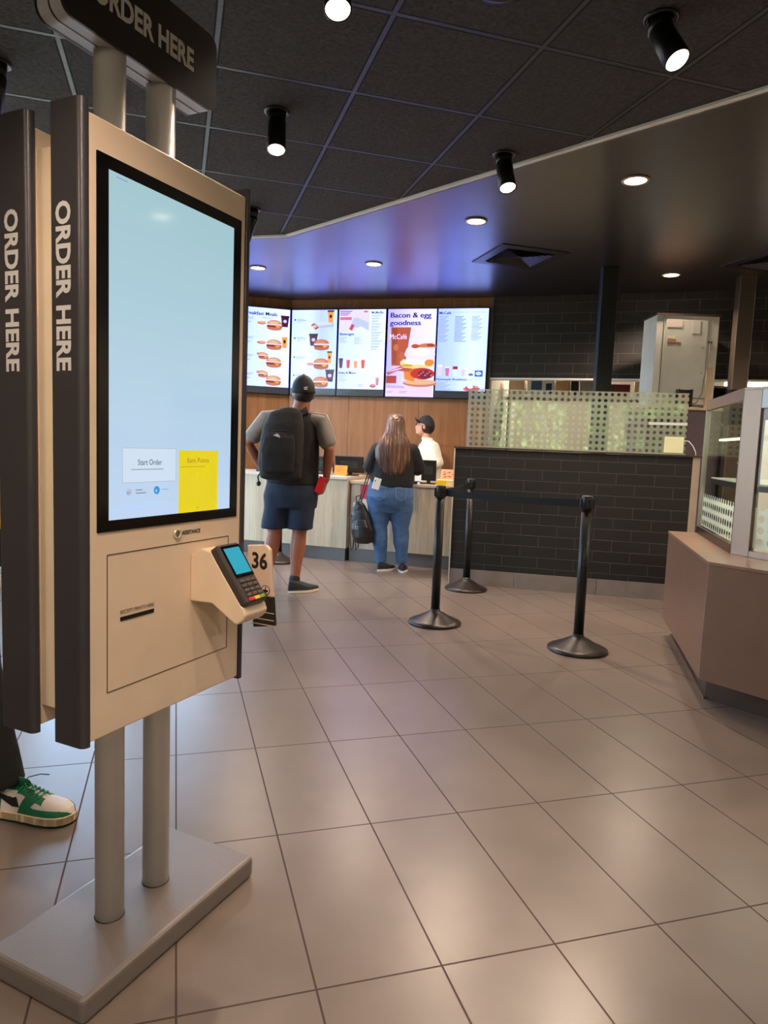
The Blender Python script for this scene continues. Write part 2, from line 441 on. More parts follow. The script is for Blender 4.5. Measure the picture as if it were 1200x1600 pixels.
for holes, axis, c in ((LW, 'x', XL-.08), (LB, 'x', -2.08), (LC, 'y', 5.88), (RW, 'y', YR-.08)):
    for u0, u1, z0, z1 in holes:
        wi += 1
        g = G().slot(M_BLACKM)
        nm = max(2, round((u1-u0)/1.0)); bars = [u0 + (u1-u0)*i/nm for i in range(nm+1)]
        def B(a0, a1, b0, b1, t=.03):
            if axis == 'x': g.box(c-t, c+t, a0, a1, b0, b1)
            else: g.box(a0, a1, c-t, c+t, b0, b1)
        for b in bars: B(b-.025, b+.025, z0, z1)
        for z in (z0+.02, z1-.02): B(u0, u1, z-.02, z+.02)
        o = struct(g.build('window_%d' % wi, None))
        g = G(); 
        if axis == 'x': g.box(c-.004, c+.004, u0, u1, z0, z1)
        else: g.box(u0, u1, c-.004, c+.004, z0, z1)
        g.build('pane', M_WIN, o)

# back wall: wood panels behind the menu boards, kinked on the left
HX, HY = -1.272, 8.99                       # kink
MA = math.atan2(-.245, .9695)               # direction of the menu wall
def wood_wall(name, loc, rz, cuts, length_sign=1):
    g = G()
    g.box(min(cuts), max(cuts), .012, .12, 0, ZS)
    for a, b in zip(cuts[:-1], cuts[1:]):
        for z0, z1 in ((0, 1.288), (1.288, 2.40), (2.40, ZS)):
            g.box(a+.002, b-.002, 0, .014, z0+.002, z1-.002)
    return struct(g.build(name, M_WOOD, None, loc, rz))
wood_wall('wall_back', (HX, HY, 0), MA, [0, .80, 1.70, 2.53])
LA = math.atan2(.265, .965)                 # left facet
wood_wall('wall_back_left', (HX, HY, 0), LA, [-.74, 0])
# black tiled bulkhead over the kitchen opening
BW = Vector((HX, HY, 0)) + Vector((math.cos(MA), math.sin(MA), 0))*2.535
BA = math.atan2(-.31, .951)
struct(G().box(0, 4.2, 0, .12, 2.115, ZS).build('wall_black_bulkhead', M_TILEBACK, None, BW, BA))
struct(G().box(-.012, .012, -.01, .12, 0, ZS).build('trim_2', M_KICK, None, BW, BA))
struct(G().box(0, 4.2, -.005, .125, 2.095, 2.115).build('trim_3', M_TRIM, None, BW, BA))
# partition between kitchen and dining behind the wood wall
struct(G().box(-.1, 0, .12, 3.4, 0, ZS).build('wall_kitchen_left', M_WHITEWALL, None, BW, BA))

# low black tiled wall with stone skirting, cap and metal end strips
TW = (.636, 6.449, 0); TA = math.atan2(-.21, .978)
struct(G().box(.004, 2.06, 0, .14, .145, 1.270).build('wall_low_tiled', M_TILEWALL, None, TW, TA))
g = G()
for a, b in ((.004, .60), (.604, 1.33), (1.334, 2.06)): g.box(a, b, -.008, .148, 0, .145)
struct(g.build('baseboard_low_wall', M_STONE, None, TW, TA))
struct(G().box(-.008, .004, -.014, .154, 0, 1.275).build('trim_4', mat('pale_strip', (214, 208, 196), .35, .4), None, TW, TA))
struct(G().box(2.06, 2.12, -.004, .154, 0, 1.275).build('trim_5', mat('beige_strip', (176, 158, 140), .4, .3), None, TW, TA))
struct(G().box(-.01, 2.15, -.02, .16, 1.272, 1.287, .003).build('trim_6', mat('dark_cap', (74, 64, 58), .35, .4), None, TW, TA))

# ================================================================== FRONT COUNTER
CX = Vector((-.467, 7.457, 0)); CA = math.atan2(-.298, .955)
t = thing('service_counter', 'pale laminate service counter section with grey kickboard, behind the man in blue shorts', 'counter', CX, CA)
g = G()
for a, b in ((-1.55, -1.3), (-1.296, .05)): g.box(a, b, -.03, .0, .145, .885)
g.build('front_panel', M_COUNTER, t)
G().box(.05, .08, -.03, .62, .145, .885).build('side_panel', M_COUNTER2, t)
G().box(-1.55, .08, -.045, .62, .885, .915, .003).build('worktop', mat('worktop_pale', (196, 186, 168), .3), t)
G().box(-1.54, .06, .01, .6, 0, .145).build('kickboard', M_KICK, t)
t = thing('service_counter', 'beige wood-grain service counter section where the woman with long hair stands', 'counter', CX, CA)
g = G(); g.box(.10, .55, .03, .06, .145, .845); g.box(.553, 1.35, .03, .06, .145, .845); g.build('front_panel', M_COUNTER2, t)
G().box(.085, 1.36, .015, .62, .845, .875, .003).build('worktop', mat('worktop_beige', (190, 172, 146), .3), t)
G().box(.09, 1.35, .06, .6, 0, .145).build('kickboard', M_KICK, t)

CT = Matrix.Translation(CX) @ Matrix.Rotation(CA, 4, 'Z')
def onc(x, y, z=0): return CT @ Vector((x, y, z))
# payment terminal at the far left of the counter
def small_terminal(p, rz, label, group):
    t = thing('payment_terminal', label, 'card reader', p, rz, group)
    T = Matrix.Rotation(-.75, 4, 'X')
    G().box(-.05, .05, -.01, .03, 0, .06, .008).build('stand', M_BLACK, t)
    G().box(-.05, .05, -.02, .02, .03, .20, .008, T=T).build('body', mat('dark_grey_plastic', (48, 48, 52), .4), t)
    G().box(-.04, .04, -.024, -.019, .13, .19, T=T).build('screen', emis('terminal_cyan', (90, 190, 205), 1.0), t)
    g = G()
    for i in range(3):
        for j in range(4): g.box(-.036+i*.026, -.016+i*.026, -.026, -.019, .045+j*.02, .059+j*.02, T=T)
    o = g.build('keypad', mat('pale_keys', (190, 200, 215), .5), t)
    return t
small_terminal(onc(-1.04, .12, .915), CA, 'small payment terminal with pale keys on the counter, left of the man', None)
# dark till monitor seen from behind plus orange leaflet
def till(p, rz, label, w=.30, h=.17, tilt=.35):
    t = thing('till_monitor', label, 'monitor', p, rz, 'till monitors on the counter')
    T = Matrix.Translation((0, 0, .035)) @ Matrix.Rotation(tilt, 4, 'X')
    G().box(-.08, .08, -.06, .08, 0, .012, .004).box(-.02, .02, -.01, .01, .01, .07).build('stand', M_BLACKM, t)
    G().box(-w/2, w/2, -.012, .012, 0, h, .006, T=T).build('casing', M_BLACK, t)
    G().box(-w*.30, w*.30, -.018, -.012, h*.3, h*.7, .002, T=T).build('rear_cover', mat('dark_slate', (38, 40, 40), .5), t)
    return t
till(onc(-.03, .34, .915), CA, 'black till monitor behind the orange leaflet on the pale counter', .34, .19, .30)
till(onc(-.36, .34, .915), CA, 'black till monitor half hidden behind the right arm of the man', .26, .17, .2)
till(onc(.90, .24, .875), CA+.1, 'black till monitor in front of the worker in white shirt', .16, .22, .12)
t = thing('leaflet_holder', 'small orange leaflet holder on the counter by the till', 'leaflet holder', onc(-.07, .12, .915), CA)
G().box(-.075, .075, -.03, .03, 0, .01).build('base', M_ALU, t)
T = Matrix.Translation((0, .02, .01)) @ Matrix.Rotation(-.15, 4, 'X')
G().box(-.072, .072, -.004, .004, 0, .105, T=T).build('card', mat('orange_card', (238, 150, 40), .5), t)
g = G()
for j, wd in enumerate((.10, .08, .11, .06)): g.box(-.055, -.055+wd, -.0055, -.004, .085-.016*j, .09-.016*j, T=T)
g.build('print', mat('orange_print', (190, 96, 20), .6), t)
# cup / bottle cluster beside the man's arm
for i, (dx, c, h) in enumerate(((-.26, (28, 28, 30), .15), (-.20, (206, 202, 196), .13))):
    t = thing('dispenser_bottle', ('dark' if i == 0 else 'pale') + ' little dispenser bottle on the counter beside the right arm of the man', 'bottle', onc(dx, .16, .915), CA)
    G().lathe([(.022, 0), (.024, .01), (.024, h*.7), (.012, h*.8), (.012, h*.86)], seg=16).build('body', mat('bottle_%d' % i, c, .4), t)
    G().lathe([(.014, h*.86), (.014, h), (.004, h*1.02)], seg=16).build('cap', M_BLACK, t)
# food carton tray on the right counter
t = thing('snack_carton', 'yellow and red printed carton on the counter beside the low black wall', 'carton', onc(1.15, .13, .875), CA)
T = Matrix.Translation((0, 0, 0))
G().box(-.12, .12, -.09, .09, 0, .06, .003).build('box', mat('carton_cream', (236, 214, 160), .6), t)
G().box(-.12, -.01, -.0915, -.09, .004, .055).build('yellow_band', mat('carton_yellow', (240, 206, 30), .5), t)
T = Matrix.Translation((0, .05, .06)) @ Matrix.Rotation(-.35, 4, 'X')
G().box(-.11, .12, -.004, .004, 0, .11, T=T).build('display_card', mat('carton_peach', (240, 170, 130), .6), t)
g = G()
for i in range(14):
    x = random.uniform(-.09, .08); z = random.uniform(.02, .09); g.box(x, x+.03, -.0065, -.004, z, z+.008, T=T @ Matrix.Rotation(random.uniform(-.5, .5)*.3, 4, 'Y'))
g.build('picture', mat('carton_red', (206, 60, 40), .6), t)
# card reader with cable in front of the worker
t = thing('card_reader', 'small black card reader with coiled cable on the beige counter by the woman', 'card reader', onc(.775, .09, .875), CA)
G().box(-.03, .03, -.05, .05, 0, .03, .006).build('body', M_BLACK, t)
G().tube([(.03, 0, .02), (.06, -.02, .03), (.08, .03, .02), (.05, .06, .01), (.09, .09, .01)], .004, 8).build('cable', M_BLACK, t)
# red leaflet on counter front
t = thing('red_leaflet', 'red leaflet hanging on the counter front left of the woman', 'leaflet', onc(.27, .029, .69), CA)
G().box(-.06, .06, -.012, 0, 0, .15).build('card', mat('red_card', (196, 24, 36), .5), t)
G().box(-.06, .06, -.014, -.012, -.26, 0).build('pale_sheet', mat('cream_sheet', (212, 204, 178), .6), t)

# ================================================================== MENU BOARDS
MW_T = Matrix.Translation((-1.272, 8.926, 0)) @ Matrix.Rotation(MA, 4, 'Z')
BWD, BHT = .600, 1.068
WHITE = (232, 240, 255)
class Art:
    """flat picture on a lit screen; x right, z up, layers a hair apart"""
    def __init__(s): s.g = G(); s.k = 0
    def m(s, c, e=None):
        e = SCREEN_E if e is None else e
        if e == SCREEN_E and min(c) < 170: e = 1.0       # darker picture parts
        return emis('screen_%d_%d_%d_%d' % (*c, int(e*10)), c, e, (.40, .45, 1) if e == SCREEN_E else (1, 1, 1))
    def y(s): s.k += 1; return -.0005 - s.k*.00012
    def poly(s, pts, c, e=None):
        y = s.y(); s.g.slot(s.m(c, e)); s.g.raw([(x, y, z) for x, z in pts], [tuple(range(len(pts)))])
    def rect(s, x0, z0, x1, z1, c, e=None): s.poly([(x0, z0), (x1, z0), (x1, z1), (x0, z1)], c, e)
    def ell(s, cx, cz, rx, rz, c, a0=0, a1=360, n=20, e=None):
        s.poly([(cx+rx*math.cos(math.radians(a0+(a1-a0)*i/n)), cz+rz*math.sin(math.radians(a0+(a1-a0)*i/n))) for i in range(n + (a1-a0 < 360))], c, e)
    def text(s, x, z, body, size, c, bold=0.0, width=None, e=None):
        s.g.slot(s.m(c, e)); yy = s.y()
        for dx in ((-.025, 0, .025) if size >= .03 and c[0] < 60 else (0,)):
            yy -= .00004; s.g.text(body, size, axes((1, 0, 0), (0, 0, 1), (x + dx*size, yy, z)), bold, width)
    def lines(s, x, z, w, n, step=.011, h=.0035, c=(120, 130, 150)):
        for i in range(n):
            ww = w*(.55 + .45*((i*37+int(x*100)*13) % 10)/10); s.rect(x, z-i*step-h, x+ww, z-i*step, c)
    def burger(s, cx, cz, w, bun=(196, 104, 48), fill=(236, 150, 60), muffin=False):
        top = (226, 160, 130) if muffin else bun
        s.ell(cx, cz-w*.22, w*.47, w*.14, (206, 128, 96) if muffin else (176, 90, 46))
        s.rect(cx-w*.48, cz-w*.16, cx+w*.48, cz-w*.06, (120, 52, 34))
        s.poly([(cx-w*.5, cz-w*.06), (cx+w*.5, cz-w*.06), (cx+w*.2, cz-w*.2), (cx, cz-w*.06)], (255, 170, 50))
        s.rect(cx-w*.46, cz-w*.07, cx+w*.46, cz+w*.04, fill)
        s.rect(cx-w*.49, cz-w*.02, cx+w*.49, cz+w*.02, (255, 240, 220))
        s.ell(cx, cz+w*.03, w*.48, w*.26, top, 0, 180)
        s.ell(cx-w*.05, cz+w*.12, w*.3, w*.08, (242, 200, 164) if muffin else (222, 140, 80))
    def cup(s, cx, z0, w, h, c, lid=(240, 240, 250), label=None):
        s.poly([(cx-w*.36, z0), (cx+w*.36, z0), (cx+w*.5, z0+h*.88), (cx-w*.5, z0+h*.88)], c)
        s.rect(cx-w*.54, z0+h*.86, cx+w*.54, z0+h, lid)
        if label: s.ell(cx, z0+h*.5, w*.22, h*.14, label)
def menu_board(T, label, draw, footer=True, w=BWD):
    t = thing('menu_board', label, 'menu board', T.translation, T.to_euler().z, 'lit menu boards over the counter')
    G().box(0, w, -.0, .05, 0, BHT, .003).build('housing', M_BLACK, t)
    A = Art(); A.rect(.008, .01, w-.008, BHT-.012, WHITE)
    # board picture with its background gradient
    draw(A, w)
    if footer:
        A.rect(.006, .008, w-.006, .090, (44, 48, 58), .9)
    o = A.g.build('display', None, t); return A, t
def hgrad(A, w, cols, z0=.09, z1=BHT-.012):
    n = 24
    for i in range(n):
        f = i/(n-1)*(len(cols)-1); k = min(int(f), len(cols)-2); f -= k
        c = tuple(int(cols[k][j]*(1-f)+cols[k+1][j]*f) for j in range(3))
        A.g.slot(A.m(c)); x0 = .008 + (w-.016)*i/n; x1 = .008 + (w-.016)*(i+1)/n; yy = -.0009
        A.g.raw([(x0, yy, z0), (x1, yy, z0), (x1, yy, z1), (x0, yy, z1)], [(0, 1, 2, 3)])
    A.k = max(A.k, 6)
COLA = (74, 26, 44); ORJ = (255, 170, 60)
def board_meals(A, w):
    hgrad(A, w, [(200, 214, 255), (226, 238, 255), (236, 246, 255)])
    A.text(.03, .965, 'Breakfast Meals', .06, (14, 10, 22), .008, .40)
    A.lines(.24, .945, .16, 2)
    for i, zc in enumerate((.86, .62, .40, .175)):
        A.burger(.40, zc, .20, muffin=True, fill=(220, 110, 60))
        A.ell(.24, zc+.01 if i < 2 else zc+.09, .055, .02, (220, 130, 90)); A.ell(.25, zc+.02 if i < 2 else zc+.10, .045, .014, (250, 180, 130))
        if i == 0: A.cup(.53, zc-.02, .10, .14, COLA, (60, 20, 40), (220, 190, 220))
        if i == 1: A.cup(.53, zc-.04, .07, .16, ORJ, (250, 250, 250), (40, 30, 30))
        if i >= 2: A.burger(.27, zc+.07, .13, muffin=True, fill=(226, 130, 70))
        A.text(.03, zc+.06, ('1', '2', '3', '4')[i], .03, (30, 34, 66), .02); A.lines(.06, zc+.075, .10, 3); A.lines(.03, zc+.02, .09, 2)
def board_wraps(A, w):
    hgrad(A, w, [(206, 226, 255), (222, 236, 255), (190, 200, 255), (206, 220, 255)])
    for i, zc in enumerate((.86, .635, .40, .175)):
        A.ell(.05, zc+.075, .011, .011, (40, 40, 60)); A.lines(.075, zc+.085, .15, 3, c=(90, 96, 120)); A.lines(.075, zc+.045, .1, 1)
        if i == 0:
            A.poly([(.27, zc), (.32, zc-.03), (.56, zc-.01), (.56, zc+.04), (.33, zc+.04)], (176, 180, 226)); A.poly([(.26, zc+.01), (.33, zc-.05), (.37, zc-.02), (.30, zc+.035)], (200, 90, 60))
            A.poly([(.30, zc+.05), (.36, zc+.0), (.56, zc+.02), (.50, zc+.05)], (206, 210, 244)); A.ell(.31, zc-.005, .03, .015, (250, 210, 160))
            A.cup(.52, zc+.04, .08, .15, ORJ, (60, 50, 50), (40, 30, 30))
        else:
            if i == 1: A.cup(.30, zc-.02, .11, .15, COLA, (50, 40, 50), (200, 180, 200))
            if i == 2: A.cup(.52, zc+.0, .06, .15, ORJ, (60, 50, 50), (40, 30, 30)); A.ell(.27, zc-.01, .05, .02, (220, 150, 150))
            if i == 3: A.cup(.53, zc+.0, .11, .15, COLA, (70, 30, 60), (220, 190, 220))
            A.burger(.41, zc, .21, bun=(206, 112, 70))
def board_drinks(A, w):
    hgrad(A, w, [(206, 216, 255), (226, 238, 255), (236, 246, 255)])
    A.rect(.01, .80, .40, 1.05, (226, 206, 246)); A.poly([(.16, .84), (.39, .80), (.39, .90), (.24, .96), (.19, .95)], (190, 190, 236)); A.poly([(.14, .82), (.18, .80), (.21, .87), (.17, .88)], (210, 80, 60))
    A.poly([(.20, .83), (.27, .80), (.39, .80), (.30, .85)], (226, 228, 255)); A.rect(.02, .93, .17, .965, (232, 120, 140)); A.ell(.35, 1.03, .03, .012, (250, 120, 100))
    A.lines(.02, 1.04, .19, 3, .022, .010, (150, 70, 90))
    A.text(.025, .745, 'Beverages', .045, (14, 10, 22), .008, .18)
    A.lines(.02, .72, .12, 5, .015); A.lines(.21, .72, .12, 6, .015, c=(70, 74, 100))
    A.text(.425, 1.005, 'McMuffin', .038, (14, 10, 22), .008, .15)
    A.lines(.425, .985, .15, 13, .034, .005, (80, 96, 120)); A.lines(.425, .97, .12, 12, .034, .004, (140, 150, 160))
    for x, c, h in ((.05, (90, 24, 60), .12), (.145, (226, 84, 70), .115), (.24, (246, 176, 100), .095), (.335, (236, 96, 70), .115)): A.cup(x, .345, .05, h, c, (240, 200, 200) if c[0] > 100 else (60, 40, 60))
    A.text(.025, .275, 'Sides & More', .04, (14, 10, 22), .008, .22); A.lines(.025, .255, .12, 5, .016)
    A.cup(.525, .14, .045, .10, (214, 150, 170), (226, 180, 200)); A.ell(.47, .13, .04, .02, (206, 96, 100)); A.ell(.47, .145, .03, .014, (236, 150, 140)); A.lines(.28, .15, .09, 3)
def board_egg(A, w):
    hgrad(A, w, [(196, 176, 250), (232, 214, 252), (240, 226, 255)], .012)
    A.poly([(.07, .38), (.24, .38), (.30, .84), (.05, .84)], (196, 92, 66)); A.poly([(.08, .40), (.13, .40), (.13, .84), (.06, .84)], (168, 76, 56)); A.ell(.12, .60, .03, .04, (214, 116, 84)); A.ell(.20, .50, .035, .05, (206, 106, 78))
    A.rect(.01, .17, .14, .26, (178, 60, 40))
    A.text(.04, .955, 'Bacon & egg', .085, (14, 10, 22), .008, .50); A.text(.035, .865, 'goodness', .085, (14, 10, 22), .008, .38)
    A.text(.04, .70, 'McCafé', .085, (255, 236, 240), .0, .21)
    A.rect(.01, .012, .59, .135, (232, 196, 246)); A.ell(.43, .175, .21, .045, (214, 130, 90)); A.ell(.43, .19, .20, .035, (240, 190, 150))
    A.poly([(.24, .22), (.36, .19), (.40, .36), (.22, .36)], (250, 140, 50))
    A.ell(.46, .29, .15, .07, (206, 50, 40)); A.ell(.49, .28, .09, .055, (130, 26, 50)); 
    for i in range(7): A.ell(.42+.025*i, .27+.02*(i % 3), .012, .009, (226, 120, 150))
    A.poly([(.01, .30), (.09, .335), (.20, .38), (.34, .34), (.30, .31), (.15, .32), (.03, .265)], (200, 90, 70)); A.poly([(.03, .30), (.12, .34), (.22, .36), (.20, .345), (.10, .315)], (250, 190, 170))
    A.poly([(.18, .40), (.22, .36), (.34, .35), (.58, .37), (.59, .46), (.22, .46), (.18, .43)], (255, 226, 150)); A.ell(.40, .43, .19, .035, (255, 244, 214)); A.ell(.27, .385, .07, .016, (226, 180, 40)); A.ell(.54, .42, .06, .04, (246, 150, 60))
    A.ell(.42, .52, .19, .075, (240, 214, 222)); A.ell(.42, .535, .18, .12, (250, 214, 190), 0, 180); A.ell(.50, .60, .12, .05, (216, 130, 80), 0, 180)
    A.ell(.36, .615, .05, .025, (196, 84, 50)); A.ell(.43, .545, .12, .045, (255, 238, 240)); A.ell(.55, .63, .05, .02, (190, 70, 50))
    A.rect(.02, .115, .24, .135, (150, 70, 130)); A.rect(.025, .12, .235, .13, (236, 196, 240)); A.lines(.02, .075, .10, 2, .016, .004, (150, 110, 170)); A.lines(.18, .075, .14, 2, .016, .004, (150, 110, 170))
def board_cafe(A, w):
    hgrad(A, w, [(180, 196, 255), (196, 210, 255), (226, 240, 255), (220, 236, 255)])
    A.text(.02, .99, 'McCafé', .045, (40, 50, 110), .008, .14); A.rect(.18, 1.01, .58, 1.013, (160, 170, 200))
    A.lines(.02, .965, .13, 18, .017, .005, (120, 134, 190)); A.lines(.21, .965, .15, 19, .016, .006, (96, 120, 130)); A.lines(.41, .965, .14, 18, .016, .005, (96, 120, 130))
    for x, c, w_, h in ((.055, (226, 196, 214), .055, .13), (.145, (236, 120, 170), .05, .11), (.24, (216, 232, 226), .05, .11), (.335, (226, 190, 206), .05, .09)): A.cup(x, .265, w_, h, c, (180, 40, 70) if x == .24 else (246, 226, 236))
    A.rect(.21, .345, .27, .38, (176, 36, 66)); A.ell(.43, .285, .03, .016, (140, 130, 130)); A.rect(.475, .262, .57, .335, (70, 110, 190)); A.ell(.52, .30, .035, .022, (190, 210, 255))
    A.text(.015, .215, 'Homestyle Breakfasts', .035, (50, 44, 100), .008, .37); A.rect(.39, .222, .57, .225, (160, 170, 200))
    A.lines(.015, .195, .20, 7, .017, .005, (140, 150, 200)); A.ell(.45, .115, .105, .03, (232, 120, 130)); A.ell(.45, .13, .08, .028, (206, 80, 80)); A.ell(.43, .14, .035, .02, (255, 230, 226)); A.ell(.50, .14, .03, .012, (236, 150, 130))
labels = ['menu board headed Breakfast Meals, turned inward at the left end of the row',
          'menu board of wraps and burgers on pale blue, above the black cap of the man',
          'menu board headed Beverages with small cups and Sides & More',
          'poster menu board reading Bacon & egg goodness with a large muffin',
          'menu board headed McCafé with Homestyle Breakfasts, right end of the row']
T0 = Matrix.Translation((-1.272+.012, 8.926+.0, 1.855)) @ Matrix.Rotation(LA, 4, 'Z') @ Matrix.Translation((-BWD-.01, -.0, 0))
menu_board(T0, labels[0], board_meals)
for i, (x0, dr) in enumerate(((.015, board_wraps), (.637, board_drinks), (1.262, board_egg), (1.880, board_cafe))):
    T = MW_T @ Matrix.Translation((x0, 0, 1.855))
    A, t = menu_board(T, labels[i+1], dr, dr is not board_egg, .612)

# ================================================================== KIOSK
KC = Vector((-.624, 1.728, 0)); KA = math.radians(64.5)
K = thing('order_kiosk', 'double sided beige self order kiosk with lit touch screen on two grey poles', 'kiosk', KC, KA)
M_BEIGE = mat('kiosk_beige', (220, 196, 172), .42, var=.03)
M_WING = mat('kiosk_wing_metal', (70, 66, 69), .28, .35)
M_POLE = mat('kiosk_pole', (218, 210, 204), .36, .3)
def kbase():
    k = NT('kiosk_base_paint')
    tc = k.n('ShaderNodeTexCoord'); n = k.noise(tc.outputs['Object'], 120, 3, .7)
    k.b.inputs['Base Color'].default_value = (*lin((128, 118, 112)), 1); k.b.inputs['Roughness'].default_value = .3
    k.b.inputs['Metallic'].default_value = .35
    k.l(k.math('ADD', .28, k.math('MULTIPLY', n, .3)), k.b.inputs['Roughness']); k.bump(k.noise(tc.outputs['Object'], 320, 2), .3, .0015); return k.m
G().box(-.308, .304, -.166, .156, 0, .062, .012, 3).build('base_plate', kbase(), K)
for x in (-.08, .08):
    p = G().lathe([(.035, .062), (.035, 2.14)], (x, 0, 0), 36).build('pole', M_POLE, K)
    G().lathe([(.0368, .060), (.0368, .0628), (.0352, .0635)], (x, 0, 0), 36).build('pole_collar', M_BLACKM, p)
ZB, ZT = .612, 1.915
for sgn, nm in ((-1, 'front'), (1, 'rear')):
    # one unit per side: casing, bezel, screen, service hatch
    y0, y1 = (-.130, -.040) if sgn < 0 else (.040, .130)
    c = G().box(-.256, .256, y0, y1, ZB, ZT, .004).build('casing', M_BEIGE, K)
    yf = -.1305 if sgn < 0 else .1305
    def Y(d): return yf + sgn*d
    bz = G().box(-.236, .236, min(Y(-.004), Y(.003)), max(Y(-.004), Y(.003)), 1.068, 1.848, .0015).build('screen_bezel', mat('gloss_black', (10, 9, 9), .12), K)
    if sgn < 0:
        A = Art(); SE = .92
        def P(x0, z0, x1, z1, c): A.rect(x0, z0, x1, z1, c, SE)
        n = 26
        for i in range(n):
            f = i/(n-1)
            cc = tuple(int(a*(1-f)+b*f) for a, b in zip((196, 220, 250), (168, 206, 214)))
            z0 = 1.093 + (1.820-1.093)*i/n; z1 = 1.093 + (1.820-1.093)*(i+1)/n
            A.g.slot(A.m(cc, SE)); A.g.raw([(-.207, -.0001, z0), (.203, -.0001, z0), (.203, -.0001, z1), (-.207, -.0001, z1)], [(0, 1, 2, 3)])
        P(-.170, 1.172, -.003, 1.2505, (176, 196, 214)); P(-.1685, 1.1735, -.0045, 1.249, (212, 230, 250))
        A.text(-.125, 1.212, 'Start Order', .018, (90, 100, 120), .01, .075, SE); A.lines(-.145, 1.203, .11, 1, .006, .0022, (150, 160, 180))
        P(.006, 1.093, .151, 1.246, (240, 216, 24)); A.text(.036, 1.216, 'Earn Points', .017, (176, 140, 40), .01, .080, SE); A.lines(.012, 1.207, .13, 1, .006, .002, (190, 160, 50))
        A.text(.072, 1.100, 'v', .012, (170, 140, 40), .01, None, SE)
        A.ell(-.067, 1.153, .0095, .0095, (40, 150, 226), e=SE); A.text(-.071, 1.149, 'c', .012, (230, 245, 255), .02, None, SE); A.lines(-.052, 1.155, .03, 1, .005, .0015, (150, 165, 190))
        A.ell(-.152, 1.152, .009, .009, (190, 205, 225), e=SE); A.text(-.158, 1.148, 'x1', .011, (100, 110, 130), .01, None, SE); A.lines(-.133, 1.157, .035, 2, .007, .0022, (120, 132, 150))
        A.lines(-.17, 1.125, .14, 2, .008, .0015, (170, 190, 215))
        A.lines(-.19, 1.812, .045, 1, .004, .003, (150, 160, 200))
        so = A.g.build('touch_screen', None, K); so.location = (0, Y(.0035), 0)
    else:
        g = G().slot(emis('rear_screen_glow', (196, 222, 240), .92)); g.box(-.205, .205, Y(.003), Y(.0035), 1.093, 1.82); g.build('touch_screen', None, K)
    # hatch outline as a thin groove
    g = G(); w_ = .0011
    for x0, x1, z0, z1 in ((-.208, .205, 1.017-w_, 1.017+w_), (-.208, .205, .709-w_, .709+w_), (-.208-w_, -.208+w_, .709, 1.017), (.205-w_, .205+w_, .709, 1.017)):
        g.box(x0, x1, min(Y(-.001), Y(.0004)), max(Y(-.001), Y(.0004)), z0, z1)
    g.build('hatch_seam', mat('seam_brown', (92, 70, 54), .7), K)
    g = G().box(-.171, -.069, min(Y(-.001), Y(.0012)), max(Y(-.001), Y(.0012)), .863, .872); g.build('receipt_slot', M_BLACK, K)
    if sgn < 0:
        dk = mat('print_dark', (46, 36, 32), .6)
        G().text('RECEIPT PRINTS HERE', .0125, axes((1, 0, 0), (0, 0, 1), (-.171, Y(.0006), .8785)), 0, .102).build('lettering', dk, K)
        ring = G().lathe([(.008, 0), (.013, 0), (.013, .004), (.011, .006), (.0085, .006), (.008, 0)], seg=28, T=Matrix.Translation((.006, Y(-.0004), 1.043)) @ Matrix.Rotation(PI/2, 4, 'X')).build('assistance_ring', mat('ring_pale', (214, 206, 186), .3, .4), K)
        G().lathe([(.0, 0), (.008, 0), (.008, .003), (0, .0035)], seg=24, T=Matrix.Translation((.006, Y(-.0004), 1.043)) @ Matrix.Rotation(PI/2, 4, 'X')).build('button', mat('button_olive', (120, 104, 76), .4), ring)
        G().text('ASSISTANCE', .0135, axes((1, 0, 0), (0, 0, 1), (.024, Y(.0006), 1.0385)), .035, .067).build('lettering', dk, K)
    # end wings, one each end
    for ex in (-1, 1):
        yy0, yy1 = (-.134, -.045) if sgn < 0 else (.022, .125)
        xa, xb = (-.276, -.2565) if ex < 0 else (.2565, .276)
        arc = [(xa+.015-.015*math.cos(q*PI/12), yy0+.015-.015*math.sin(q*PI/12)) for q in range(7)]
        prof = arc + [(xb, yy0), (xb, yy1), (xa+.003, yy1), (xa, yy1-.003)] if ex < 0 else [(xa, yy0), (xb-.006, yy0), (xb, yy0+.006), (xb, yy1-.006), (xb-.006, yy1), (xa, yy1)]
        wg = G().prism(prof, .604, 1.937, 'z', .0015).build('end_wing', M_WING, K)
        if ex < 0:
            y_ = -.086 + (.012 if sgn < 0 else .158) - .012
            yb = -.094 if sgn < 0 else .066
            # letters read downward, tops to the front
            T = axes((0, 0, -1), (0, -1, 0), (xa-.0008, yb+.048-.0, 1.746)) if False else None
            base = (xa-.0008, (-.064 if sgn < 0 else .092), 1.741)
            X = Vector((0, 0, -1)); Yv = Vector((0, -1, 0)); Z = X.cross(Yv)
            T = Matrix((X, Yv, Z)).transposed().to_4x4(); T.translation = Vector(base)
            G().text('ORDER HERE', .0565, T, .035, .337).build('lettering', mat('letter_pale', (196, 192, 190), .4), wg)
# spacer body between both units
G().box(-.24, .24, -.040, .040, .66, 1.87).build('spine', mat('spine_beige', (222, 200, 172), .5), K)
for x in (-.18, -.155, .15, .175): G().lathe([(.006, 0), (.006, .002), (0, .002)], (x, 0, 1.87), 10).build('vent_hole', M_BLACK, K)
